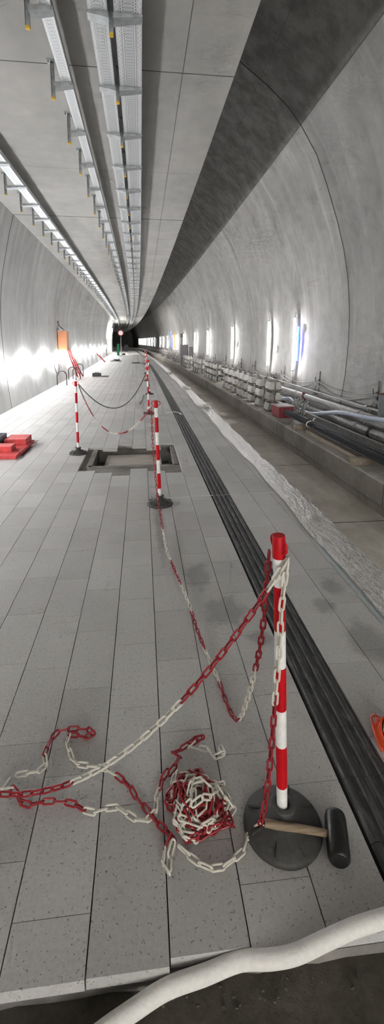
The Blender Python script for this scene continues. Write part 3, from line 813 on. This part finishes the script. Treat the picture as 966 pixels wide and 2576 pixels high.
# ------------------------------------------------------------------ right wall lamps
LY = [16.55, 19.95, 27.8, 37.3, 45.0, 54.4, 62.4, 66.6, 76., 83.8, 90.4, 103.2, 108.9, 112.9, 117.7, 121.5, 126., 130.8, 135.1, 139.4, 144., 148.7, 152.7, 156.8]
ordn = ['nearest', 'second', 'third', 'fourth', 'fifth', 'sixth', 'seventh', 'eighth', 'ninth', 'tenth']
lp = lampmesh(2.0); lq = None
for i, y in enumerate(LY):
    o = lp if i == 0 else dup(lp)
    if i >= 11:
        for ch in o.children:
            if ch.name.startswith('tube'):
                if lq is None: lq = ch.data.copy(); lq.materials[0] = M['tubefar']
                ch.data = lq
    lean = math.atan2(interp_right(2.77)-interp_right(.77), 2.0)
    o.location = (BX(interp_right(.8)-.17, y), y, .77); o.rotation_euler = (0, lean, 0)
    tag(o, ('upright white tube lamp on the right wall, %s from the camera' % ordn[i]) if i < 10 else 'small bright tube lamp in the distant dense row on the right wall', 'lamp', 'tube lamps on the right wall')
def bluelamp(y, dy, z0, z1, lab, x=None):
    b = MB(); b.tube([(BX(interp_right(z0)-.10, y), y, z0), (BX(interp_right(z1)-.10, y), y, z1)], .03, 10)
    tag(b.build('blue_tube_lamp', M['tubeblue'], smooth=True), lab, 'lamp', 'blue lamps on the right wall')
bluelamp(16.36, 0, 1.15, 2.42, 'glowing blue tube beside the nearest white tube lamp')
bluelamp(70.0, 0, 1.0, 3.4, 'glowing blue tube far down the right wall')
b = MB(); b.tube([(BX(interp_right(1.)-.3, 64.5), 64.5, .9), (BX(interp_right(1.)-.3, 64.5), 64.5, 3.3)], .10, 10); b.box((BX(5.3, 64.5), 64.5, 2.6), (.5, .08, .08))
tag(b.build('amber_post', M['amber']), 'amber upright post among the far lamps on the right', 'post')
for i, (y, z0, z1) in enumerate(((62., 1.9, 4.2), (66.5, 1.8, 4.6), (69.5, 1.9, 4.7), (78., 1.6, 4.0))):
    b = MB(); b.tube([wallL(y, z0, .12), wallL(y, (z0+z1)/2, .12), wallL(y, z1, .12)], .07, 8)
    tag(b.build('tube_lamp', M['tube'], smooth=True), ('far upright lamp on the left wall, %s of four' % ('nearest', 'second', 'third', 'farthest')[i]), 'lamp', 'far lamps on the left wall')

# orange box on the left wall
r = empty('wall_box', (BX(-3.66, 21.), 21., 1.42)); tag(r, 'orange box hung on the left wall above the glowing light hose', 'box')
b = MB(); b.box((.21, 0, .44), (.40, .55, .86)); b.build('body', M['obox'], r, bevel=.01)
b = MB(); b.box((.22, 0, .90), (.50, .66, .03), M=Matrix.Rotation(math.radians(-10), 3, 'Y')); b.build('lid', M['zincd'], r)
b = MB(); b.tube([(.25, -.1, .92), (.05, -.15, 1.12), (.02, -.15, 1.3)], .018, 6); b.build('bracket', M['cable'], r)
b = MB(); b.tube(bez([(.1, .0, .0), (.14, .05, -.3), (.05, .1, -.5), (.12, .0, -.8), (.2, .1, -1.1), (.28, .1, -1.35)], 5), .02, 6); b.tube(bez([(.2, .0, .0), (.30, .15, -.35), (.22, .2, -.7), (.2, .3, -1.3)], 5), .018, 6); b.build('lead', M['cableg'], r)
b = MB(); b.tube(bez([wallL(19.2, .85,.03), wallL(19.4, .6,.03), wallL(19.8, .38,.03), wallL(20.2, .6,.03), wallL(20.3, .85,.03)], 5), .015, 6)
tag(b.build('cable_loop', M['cable']), 'thin dark cable loop hanging below the light hose near the orange box', 'cable')
# bent conduits standing out of the floor
for i, (x, y, w, h) in enumerate(((-3.30, 19.2, .40, .60), (-3.22, 21.7, .34, .62), (-3.10, 22.3, .34, .56), (-3.16, 24.0, .36, .66))):
    b = MB(); pts = [Vector((-w/2, 0, 0)), Vector((-w/2, 0, h-w/2))]+[Vector((-w/2*math.cos(a), .03*math.sin(a), h-w/2+w/2*math.sin(a))) for a in [math.pi*k/10 for k in range(1, 10)]]+[Vector((w/2, 0, h-w/2)), Vector((w/2, 0, 0))]
    b.tube(pts, .022, 8)
    tag(b.build('bent_conduit', M['cable'], smooth=True, loc=(BX(x, y), y, 0), rot=(0, 0, .12*i-.1)), 'black bent conduit hoop rising from the floor by the left wall, %s' % ('nearest of four', 'second of four', 'third of four', 'farthest of four')[i], 'conduit', 'black conduit hoops by the left wall')
for i in range(3):
    b = MB(); f0 = Vector((BX(-3.12+.07*i, 23.1), 23.0+.35*i, .03)); t0 = Vector((BX(-3.50, 22.6), 21.9+.55*i, 1.62-.1*i))
    b.tube([f0, t0], .035, 8)
    tag(b.build('red_pole', M['redslab'], smooth=True), 'red pole leaning on the left wall under the orange box, %s' % ('leftmost', 'middle', 'rightmost')[i], 'pole', 'leaning red poles')
b = MB(); b.tube([(BX(-2.9, 40.5), 40.6, .03), (BX(-3.62, 37.), 38.5, .95)], .05, 8)
tag(b.build('red_pole', M['redslab']), 'single red pole leaning on the left wall farther down', 'pole')

# things on the platform floor
def drillbox(b):
    b.box((0,0,.11), (.46,.26,.16), taper=(.92,.9)); b.box((0,0,.015), (.44,.24,.03)); b.tube([(-.1,0,.19),(-.1,0,.22),(.1,0,.22),(.1,0,.19)], .012, 6)
prop('carry_case', M['blackbox'], drillbox, (-2.27, 23.95, 0), 'black carry case standing on the paving near the left wall', 'case')
prop('dark_plate', M['rubber'], lambda b: b.box((0,0,.01), (.36,.7,.02)), (-1.84, 23.95, 0), 'dark flat plate on the paving right of the black carry case', 'plate')
def toolpile(b):
    b.box((0,0,.02), (1.0,.7,.04))
    for i in range(9): b.tube([(random.uniform(-.4,.4), random.uniform(-.3,.3), .06), (random.uniform(-.4,.4), random.uniform(-.3,.3), .09+random.uniform(0,.12))], .03, 6)
prop('tool_tray', M['blackbox'], toolpile, (-2.0, 42.6, 0), 'dark tray with scattered tools on the far paving by the left wall', 'tray')
def wirep(b): b.tube([(-.55,.1,.02),(-.4,-.1,.02),(.0,-.05,.02),(.55,-.1,.02)], .03, 6); b.tube([(-.5,.1,.03),(-.2,.6,.03),(.1,1.1,.03)], .02, 6); b.tube([(-.35,-.1,.03),(-.3,.3,.03),(.05,.9,.03)], .015, 6)
prop('bent_rod', M['cable'], wirep, (.02, 38.3, 0), 'bent dark rods lying on the paving left of the farthest posts', 'rod', bevel=0)
prop('long_rod', M['cable'], lambda b: b.box((0,0,.02), (1.6,.05,.04)), (.6, 61., 0), 'thin dark rod lying across the far paving', 'rod', bevel=0)
for i, (x, y, w, h) in enumerate(((-1.9, 62., .5, .16), (-1.7, 81., .55, .2), (-1.5, 92., .8, 1.1))):
    prop('dark_box', M['blackbox'], (lambda w, h: (lambda b: (b.box((0,0,h/2), (w,.5,h), taper=(.9,.9)), b.box((.05,0,h+.04), (w*.4,.3,.08)))))(w, h), (x+.6 if i else x+.4, y, 0), ('low black box on the far paving, in front of the round sign', 'second low black box on the far paving', 'tall dark pile on the far paving beside the round sign')[i], 'box')
# sign and boards far on the left
r = empty('round_sign', (BX(-1.75, 55.5), 55.5, 0)); tag(r, 'round white sign with red ring on a thin post far along the left side', 'sign')
b = MB(); b.tube([(0,0,0),(0,0,2.6)], .03, 8); b.box((0,0,.03), (.4,.4,.06)); b.build('post', M['zincd'], r)
q = Matrix.Rotation(math.radians(90), 3, 'X')
b = MB(); b.lathe([(0,0),(.34,0),(.34,.02),(0,.02)], 28, (0,-.04,2.85), M=q); b.build('disc', M['signred'], r)
b = MB(); b.lathe([(0,0),(.27,0),(.27,.008),(0,.008)], 28, (0,-.062,2.85), M=q); b.build('face', M['white'], r)
b = MB(); b.box((0,0,1.0), (.34,.06,1.0)); b.box((0,.2,.25), (.3,.4,.5))
tag(b.build('green_board', M['green'], loc=(BX(-2.2, 60.), 60., 0)), 'green upright board beside the round sign by the left wall', 'board')
b = MB(); b.box((0,0,1.2), (.6,.5,1.9)); b.box((0,-.26,1.2), (.5,.02,1.7))
tag(b.build('wall_cabinet', M['white'], loc=(BX(-3.2, 57.), 57., 0), bevel=.02), 'pale cabinet against the left wall under the far lamps', 'cabinet')
prop('white_pallet', M['white'], lambda b: b.box((0,0,.12), (.5,.8,.24), taper=(.8,.8)), (-3.05, 66., 0), 'low white bundle by the left wall beyond the pale cabinet', 'bundle')

# chalk-like string lines across the paving
for i, (a, c) in enumerate((((.25,5.05),(1.62,5.12)), ((.16,10.9),(.95,10.95)))):
    b = MB(); b.tube([BP((a[0], a[1], .0025)), BP(((a[0]+c[0])/2, (a[1]+c[1])/2+.01, .0025)), BP((c[0], c[1], .0025))], .006, 6, flat=.2)
    tag(b.build('marking_tape', M['tape']), ('thin pale tape stuck across the paving right of the second post', 'thin pale tape stuck across the paving behind the pit')[i], 'tape')
b = MB(); b.tube(bez([BP((.62, 11.35, .01)), BP((.78, 11.42, .03)), BP((.92, 11.35, .03)), BP((1.0, 11.1, .012))], 5), .018, 6, flat=.4)
tag(b.build('white_strap', M['tape']), 'short white strap lying on the black strip beyond the pit', 'strap')

# ------------------------------------------------------------------ concrete blocks on the plinth
PT = -.40
def blockproto(mat):
    root = empty('concrete_block')
    w, h, L = .195, .235, .50
    prof = [(-w/2, .02), (-w/2+.02, 0), (w/2-.02, 0), (w/2, .02), (w/2, h*.58), (w/2-.045, h), (-w/2+.045, h), (-w/2, h*.58)]
    b = MB(); b.prism(prof, 0, L); b.build('body', mat, root, bevel=.006)
    b = MB()
    for y in (.10, .22, .34, .44):
        for x in (-.03, .03):
            b.lathe([(.012, h), (.012, h+.02), (.007, h+.02), (.007, h+.065)], 6, (x, y, 0))
    b.box((0, .16, h+.012), (.10, .16, .024)); b.box((0, .38, h+.012), (.10, .12, .024))
    b.build('bolts', M['studs'], root)
    return root
def blockfar(mat):
    w, h, L = .195, .235, .50
    b = MB(); b.prism([(-w/2, 0), (w/2, 0), (w/2, h*.58), (w/2-.045, h), (-w/2+.045, h), (-w/2, h*.58)], 0, L); b.box((0, .25, h+.02), (.06, .36, .04))
    return b.build('concrete_block', mat)
bp = [blockproto(M['block']), blockproto(M['blockd'])]; bf = [blockfar(M['block']), blockfar(M['blockd'])]
stacks = [(4.10, 14.0, 4, 1.12), (4.12, 18.25, 4, 1.05), (4.22, 25.2, 4, 1.05), (4.2, 31.2, 4, 1.1), (4.25, 38.3, 4, 1.1), (4.35, 48.6, 5, 1.2), (4.5, 58., 6, 1.2), (4.6, 68.4, 5, 1.2)]
on = ['nearest', 'second', 'third', 'fourth', 'fifth', 'sixth', 'seventh', 'eighth']
rown = ['front', 'second', 'third', 'fourth', 'fifth', 'rear']
batten = [None, None]
first = {'p0': True, 'p1': True, 'f0': True, 'f1': True}
for si, (x, y, rows, pit) in enumerate(stacks):
    for r_ in range(rows):
        for lv in range(3):
            for c in range(2):
                if si == 1 and lv == 2 and r_ == 3 and c == 1: continue
                mi = 1 if (lv == 0 or (lv == 1 and (r_+c) % 3 == 0)) else 0
                near = si < 3
                key = ('p' if near else 'f')+str(mi); src = (bp if near else bf)[mi]
                if first[key]: o = src; first[key] = False
                else: o = dup(src)
                yy = y+pit*r_+random.uniform(-.03, .03); xx = x+.097+c*.235+random.uniform(-.01, .01)
                o.location = (BX(xx, yy), yy, PT+.035+lv*.345); o.rotation_euler = (0, 0, random.uniform(-.02, .02))
                tag(o, '%s concrete block, %s layer, %s row, %s side of the %s block stack' % ('dusty' if mi else 'pale', ('bottom', 'middle', 'top')[lv], rown[r_], ('track', 'wall')[c], on[si]), 'concrete block', 'concrete blocks stacked on the plinth')
        for lv in range(3):
            for qi, q_ in enumerate((.08, .42)):
                yy = y+pit*r_; h_ = .034 if lv == 0 else .040; z = PT+(.017 if lv == 0 else .013+lv*.345)
                if batten[h_ > .035] is None:
                    b = MB(); b.box((0, 0, 0), (.50, .06, h_)); o = b.build('batten', M['timber']); batten[h_ > .035] = o
                else: o = dup(batten[h_ > .035])
                o.location = (BX(x+.21, yy), yy+q_, z)
                tag(o, '%s timber batten under the %s layer, %s row of the %s block stack' % (('front', 'back')[qi], ('bottom', 'middle', 'top')[lv], rown[r_], on[si]), 'batten', 'battens between the blocks')

b = MB()
for i in range(3): b.box((3.857, 8.35-.14*i, -.535-.012*i), (.004, .022, .055), M=Matrix.Rotation(.15, 3, 'X'))
tag(b.build('paint_marks', M['gbox']), 'three short dark paint strokes on the face of the plinth', 'paint marks', kind='stuff')
# red crate
r = empty('crate', (4.06, 12.75, PT), (0, 0, math.radians(4))); tag(r, 'dark red crate with dusty lid on the plinth before the nearest block stack', 'crate')
b = MB(); b.box((.18, .25, .17), (.46, .62, .33), taper=(1.03, 1.02)); b.build('body', M['crate'], r, bevel=.012)
b = MB(); b.box((.18, .25, .352), (.50, .66, .035)); b.build('lid', M['cratel'], r, bevel=.01)
# rebar bundle on timbers
random.seed(3)
RB0, RB1 = Vector((4.16, 12.35, -.19)), Vector((4.20, 4.8, -.20))
r = empty('rebar_bundle', (4.2, 8., -.2)); tag(r, 'long bundle of dark steel bars resting on timbers on the plinth', 'steel bars')
nb = 0
for i in range(-4, 5):
    for j in range(0, 6):
        if nb >= 46: break
        if abs(i)+j*.8 > 5.4: continue
        ox, oz = i*.026+(.013 if j % 2 else 0), j*.024-.02
        b = MB(); e0 = RB0+Vector((ox*.9, random.uniform(-.12, .12), oz*.9)); e1 = RB1+Vector((ox*1.35, random.uniform(-.3, .3), oz*1.25))
        mid1 = e0.lerp(e1, .33)+Vector((random.uniform(-.012,.012), 0, random.uniform(0,.008))); mid2 = e0.lerp(e1, .66)+Vector((random.uniform(-.02,.02), 0, random.uniform(0,.01)))
        b.tube([v-Vector((4.2, 8., -.2)) for v in bez([e0, mid1, mid2, e1], 4)], .0125, 6); b.build('bar', M['rebar'], r, smooth=True); nb += 1
for t in (.30, .62):
    b = MB(); c_ = RB0.lerp(RB1, t)-Vector((4.2, 8., -.2)); b.tube([c_+Vector((.135*math.cos(a), 0, .022+.068*math.sin(a))) for a in [2*math.pi*k/16 for k in range(16)]], .006, 6, closed=True); b.build('tie_wire', M['cable'], r)
b = MB(); c_ = RB0.lerp(RB1, .25)-Vector((4.2, 8., -.2)); b.tube([c_+Vector((.15*math.cos(a), .02*math.sin(a), .022+.082*math.sin(a))) for a in [2*math.pi*k/16 for k in range(16)]], .013, 6, closed=True); b.tube([c_+Vector((.02, 0, .10)), c_+Vector((.06, .06, .15)), c_+Vector((.09, .03, .17))], .014, 6)
b.build('white_strap', M['tape'], r)
for i, (x, y, L, w) in enumerate(((4.18, 10.9, .62, .12), (4.20, 7.6, .75, .14), (4.2, 5.4, .7, .12))):
    b = MB(); b.box((0, 0, .07), (L, w, .14))
    tag(b.build('timber_bearer', M['timber'], loc=(x, y, PT), bevel=.006), 'timber bearer under the steel bars, %s' % ('at their far end', 'near the right edge of the picture', 'just outside the frame')[i], 'timber', 'timbers under the steel bars')
b = MB(); b.box((0, 0, .045), (.16, 2.6, .09)); tag(b.build('timber_beam', M['timber'], loc=(3.98+.14, 9.2, PT), rot=(0, 0, .01), bevel=.006), 'long timber lying along the plinth below the steel bars', 'timber')

# pipes along the foot of the wall
def longpipe(x, z, r_, y0, y1, mat, lab, name='wall_pipe', wig=0.):
    b = MB(); ys = [y0+1.5*i for i in range(int((y1-y0)/1.5)+1)]
    b.tube([(BX(x+wig*math.sin(y*.7), y), y, z+wig*math.sin(y*.45)) for y in ys], r_, 14)
    y = y0+2.
    while y < min(y1, 60): b.tube([(BX(x, y-.06), y-.06, z), (BX(x, y+.06), y+.06, z)], r_*1.22, 14); y += 4.6
    tag(b.build(name, mat, smooth=True), lab, 'pipe', 'pipes along the foot of the right wall')
longpipe(5.50, .055, .085, 4, 120, M['pipel'], 'pale upper pipe along the foot of the right wall')
longpipe(5.42, -.28, .115, 4, 120, M['pipe'], 'thick dusty lower pipe along the foot of the right wall')
longpipe(4.97, -.343, .05, 4, 38, M['pipe'], 'thin dusty pipe lying in front of the thick lower pipe')
longpipe(5.66, .25, .03, 4, 120, M['pipel'], 'slim pale conduit above the upper pipe', wig=.03)
b = MB(); b.sweep([(4.72, -.40), (4.80, -.40), (4.80, -.16), (4.72, -.16)], [4, 8, 12.3], closed=True)
tag(b.build('steel_edge_plate', M['pipe']), 'upright plate standing between the steel bars and the pipes', 'plate')
# couplings of the upper pipe
for i, y in enumerate((14.4, 9.8)):
    b = MB(); z = (.055, -.28)[i]; rr_ = (.10, .13)[i]; x = (5.5, 5.42)[i]
    for dy in (-.035, .035): b.tube([(BX(x, y+dy-.012), y+dy-.012, z), (BX(x, y+dy+.012), y+dy+.012, z)], rr_, 16)
    b.box((BX(x-.03, y), y, z-rr_-.03), (.06, .10, .06)); b.box((BX(x-.06, y), y, z+rr_), (.05, .12, .04))
    tag(b.build('pipe_coupling', M[('crate', 'rebar')[i]], smooth=True), ('rusty red coupling on the pale upper pipe by the blocks', 'dark bolted coupling on the thick lower pipe')[i], 'coupling')
# blue-grey hose
hp = [(4.80,19.5,-.33),(4.82,17.6,-.33),(5.10,16.4,-.30),(5.14,15.4,-.16),(5.14,14.8,-.10),(5.13,14.2,-.28),(5.13,13.3,-.33),(5.12,12.5,-.25),(5.12,11.7,-.09),(5.12,10.7,.07),(5.12,9.5,.15),(5.12,8.3,.24),(5.12,6.5,.2),(5.12,4.5,.18)]
b = MB(); b.tube([BP(p) for p in bez(hp, 6)], .055, 12)
tag(b.build('flexible_hose', M['bluehose'], smooth=True), 'blue-grey flexible hose curving over the pipes from the red crate to the right', 'hose')
# valves / tangle beside the crate
b = MB()
for k in range(8):
    y = 12.6+.16*k; b.tube([(4.72, y, -.38), (4.80+.03*math.sin(k), y+.05, -.05+.06*math.cos(k*2)), (4.95, y+.14, .06+.04*math.sin(k*3))], .026, 8)
tag(b.build('hose_clamps', M['pipe'], smooth=True), 'cluster of upright hose couplings between the red crate and the pipes', 'fittings')
# wall hooks with props and draped cables
hookY = [8.1, 10.5, 14.2, 17.8, 22.5, 25.6, 30.1, 34.2, 40., 47., 52., 58.]
def hook():
    root = empty('wall_hook')
    b = MB(); b.tube([(0, 0, -.85), (.02, 0, -.2), (.03, 0, .35)], .02, 6); b.tube(bez([(0, -.01, .08), (-.09, -.02, .02), (-.13, -.02, .10), (-.12, -.02, .16)], 4), .015, 6); b.tube(bez([(0, -.01, -.35), (-.10, -.02, -.42), (-.14, -.02, -.33), (-.13, -.02, -.27)], 4), .015, 6)
    b.build('bracket', M['studs'], root)
    b = MB(); b.tube([(-.02, 0, -.02), (-.34, .05, -.9)], .017, 6); b.tube([(-.02, .03, -.02), (-.2, .35, -.85)], .017, 6); b.build('strut', M['pipe'], root)
    return root
hk = hook()
for i, y in enumerate(hookY):
    o = hk if i == 0 else dup(hk)
    o.location = (BX(interp_right(.6)-.05, y), y, .55)
    tag(o, ('rusty wall hook with slanting struts, %s along the right wall' % ('nearest', 'second nearest', 'third', 'fourth', 'fifth', 'sixth')[i]) if i < 6 else 'small rusty wall hook in the distance on the right wall', 'hook', 'cable hooks on the right wall')
for s in range(3):
    for i in range(len(hookY)-1 if s == 0 else 6):
        a, c = hookY[i], hookY[i+1]; x = interp_right(.6)-.15-.03*s; sag = (.12, .28, .20)[s]+random.uniform(0, .1)
        b = MB(); b.tube(catenary((BX(x, a), a, .60-.05*s), (BX(x, c), c, .60-.05*s), sag, 12), .012+.004*(s == 1), 6)
        tag(b.build('draped_cable', M['cableg'] if s != 1 else M['pipe'], smooth=True), 'grey cable draped between the hooks on the right wall', 'cable', 'cables draped along the right wall')
# open slate drum with rusty rim
r = empty('wall_drum', (5.54, 9.25, .17)); tag(r, 'slate grey open drum with rusty rim and yellow note at the right edge', 'drum')
b = MB(); b.lathe([(.0, 0), (.29, 0), (.30, .02), (.31, .52), (.295, .52), (.285, .03), (0, .03)], 32); b.build('body', M['drum'], r, smooth=True)
b = MB(); b.tube([(.305*math.cos(a), .305*math.sin(a), .53) for a in [2*math.pi*k/32 for k in range(32)]], .014, 8, closed=True); b.build('rim', M['rim'], r, smooth=True)
b = MB(); a0 = math.radians(-112)
b.box((.310*math.cos(a0), .310*math.sin(a0), .33), (.008, .085, .17), M=Matrix.Rotation(a0, 3, 'Z')); b.build('note', M['note'], r)
b = MB(); b.box((0.05, 0, -.012), (.5, .5, .02)); b.tube([(.27,-.22,-.57),(.27,-.22,0)], .02, 6); b.tube([(.27,.22,-.57),(.27,.22,0)], .02, 6); b.build('stand', M['studs'], r)
# electric box on the wall by the blocks
r = empty('socket_box', (BX(5.76, 18.8), 18.8, .06)); tag(r, 'grey socket box leaning at the wall behind the nearest block stack', 'electrical box')
b = MB(); b.box((0, 0, .21), (.12, .5, .42)); b.build('case', M['drum'], r, bevel=.01)
b = MB(); b.box((-.065, 0, .21), (.01, .16, .30)); b.build('cover', M['cableg'], r)
b = MB(); b.box((0, 0, -.2), (.05, .06, .5)); b.build('bracket', M['studs'], r)
# mauve cabinets
for i, (x, y, w, d_, h) in enumerate(((4.35, 43.4, .75, .9, 1.95), (4.95, 42.6, .30, 1.0, 1.75))):
    r = empty('equipment_cabinet', (BX(x+.2, y), y, PT)); tag(r, ('tall mauve grey cabinet on the plinth between distant block stacks', 'wider mauve cabinet against the wall behind the tall one')[i], 'cabinet')
    b = MB(); b.box((0, d_/2, h/2), (w, d_, h)); b.build('body', M['cab'], r, bevel=.02)
    b = MB(); b.box((0, -.012, h/2), (w*.86, .02, h*.9)); d0 = b.build('door', M['cab'], r, bevel=.01)
    b = MB(); b.box((w*.32, -.035, h*.5), (.03, .03, .18)); b.build('handle', M['studs'], d0)
# a lamp stand behind the cabinet
b = MB(); b.tube([(0,0,0),(0,0,3.1)], .05, 8); b.box((0,-.1,2.9), (.3,.2,.4)); b.box((0,0,.03), (.6,.6,.06))
tag(b.build('lamp_stand', M['studs'], loc=(BX(4.75, 47.5), 47.5, PT)), 'dark mast with a small head behind the mauve cabinets', 'stand')
# lamp reflections on the wall, put in as small white uprights
for i, (y, z) in enumerate(((16.0, 2.35), (19.2, 1.55), (27.1, 1.7), (36.4, 1.9))):
    b = MB(); b.tube([(0, 0, -.16), (.0, 0, .16)], .022, 8)
    tag(b.build('lamp_reflection', M['white'], smooth=True, loc=(BX(interp_right(z)-.03, y), y, z)), 'short pale stand-in for a reflection on the right wall beside the %s tube lamp' % ordn[i], 'cover', 'put-in reflections by the tube lamps')
# bulkhead added at the far end to catch the last lamps' light
b = MB(); b.sweep([(-6,-1.2),(8,-1.2),(8,10),(-6,10)], [186, 186.5], closed=True)
tag(b.build('wall_end_added', M['wright']), kind='structure')

# ------------------------------------------------------------------ light
W = bpy.data.worlds.new('World'); sc.world = W; W.use_nodes = True
W.node_tree.nodes['Background'].inputs[0].default_value = (1., .98, .93, 1); W.node_tree.nodes['Background'].inputs[1].default_value = 2.3
def area(name, loc, direction, sx, sy, power, col=(1, .98, .95)):
    l = bpy.data.lights.new(name, 'AREA'); l.shape = 'RECTANGLE'; l.size = sx; l.size_y = sy; l.energy = power; l.color = col
    o = bpy.data.objects.new(name, l); COL.objects.link(o); o.location = loc
    o.rotation_euler = Vector(direction).to_track_quat('-Z', 'Y').to_euler(); return o

# ------------------------------------------------------------------ camera
cam = bpy.data.cameras.new('Camera'); co = bpy.data.objects.new('Camera', cam); COL.objects.link(co)
F_, CX_, CY_, VX_, VY_, HC = 1115., 483., 1056., 358.7, 859., 1.84
t = Vector((VX_-CX_, VY_-CY_, F_)).normalized()
r0 = Vector((11515-CX_, 921-CY_, F_)).normalized(); rv = (r0-t*r0.dot(t)).normalized()
u = t.cross(rv)
if u.y > 0: u = -u
ex = Vector((rv.x, t.x, u.x)); ed = Vector((rv.y, t.y, u.y)); ef = Vector((rv.z, t.z, u.z))
R3 = Matrix((ex, -ed, -ef)).transposed()
co.matrix_world = Matrix.Translation((0, 0, HC)) @ R3.to_4x4()
cam.sensor_fit = 'HORIZONTAL'; cam.sensor_width = 36.; cam.lens = F_/966*36.; cam.shift_y = -(1288-CY_)/966.
cam.clip_start = .05; cam.clip_end = 600
sc.camera = co
sc.view_settings.view_transform = 'Standard'; sc.view_settings.look = 'None'; sc.view_settings.gamma = 1.; sc.view_settings.use_curve_mapping = False
sc.view_settings.exposure = 1.46
sc.cycles.use_denoising = True
sc.cycles.max_bounces = 4; sc.cycles.diffuse_bounces = 3; sc.cycles.glossy_bounces = 2; sc.cycles.transparent_max_bounces = 8; sc.cycles.use_adaptive_sampling = True; sc.cycles.adaptive_threshold = .09; sc.cycles.adaptive_min_samples = 12; sc.cycles.sample_clamp_indirect = 6.
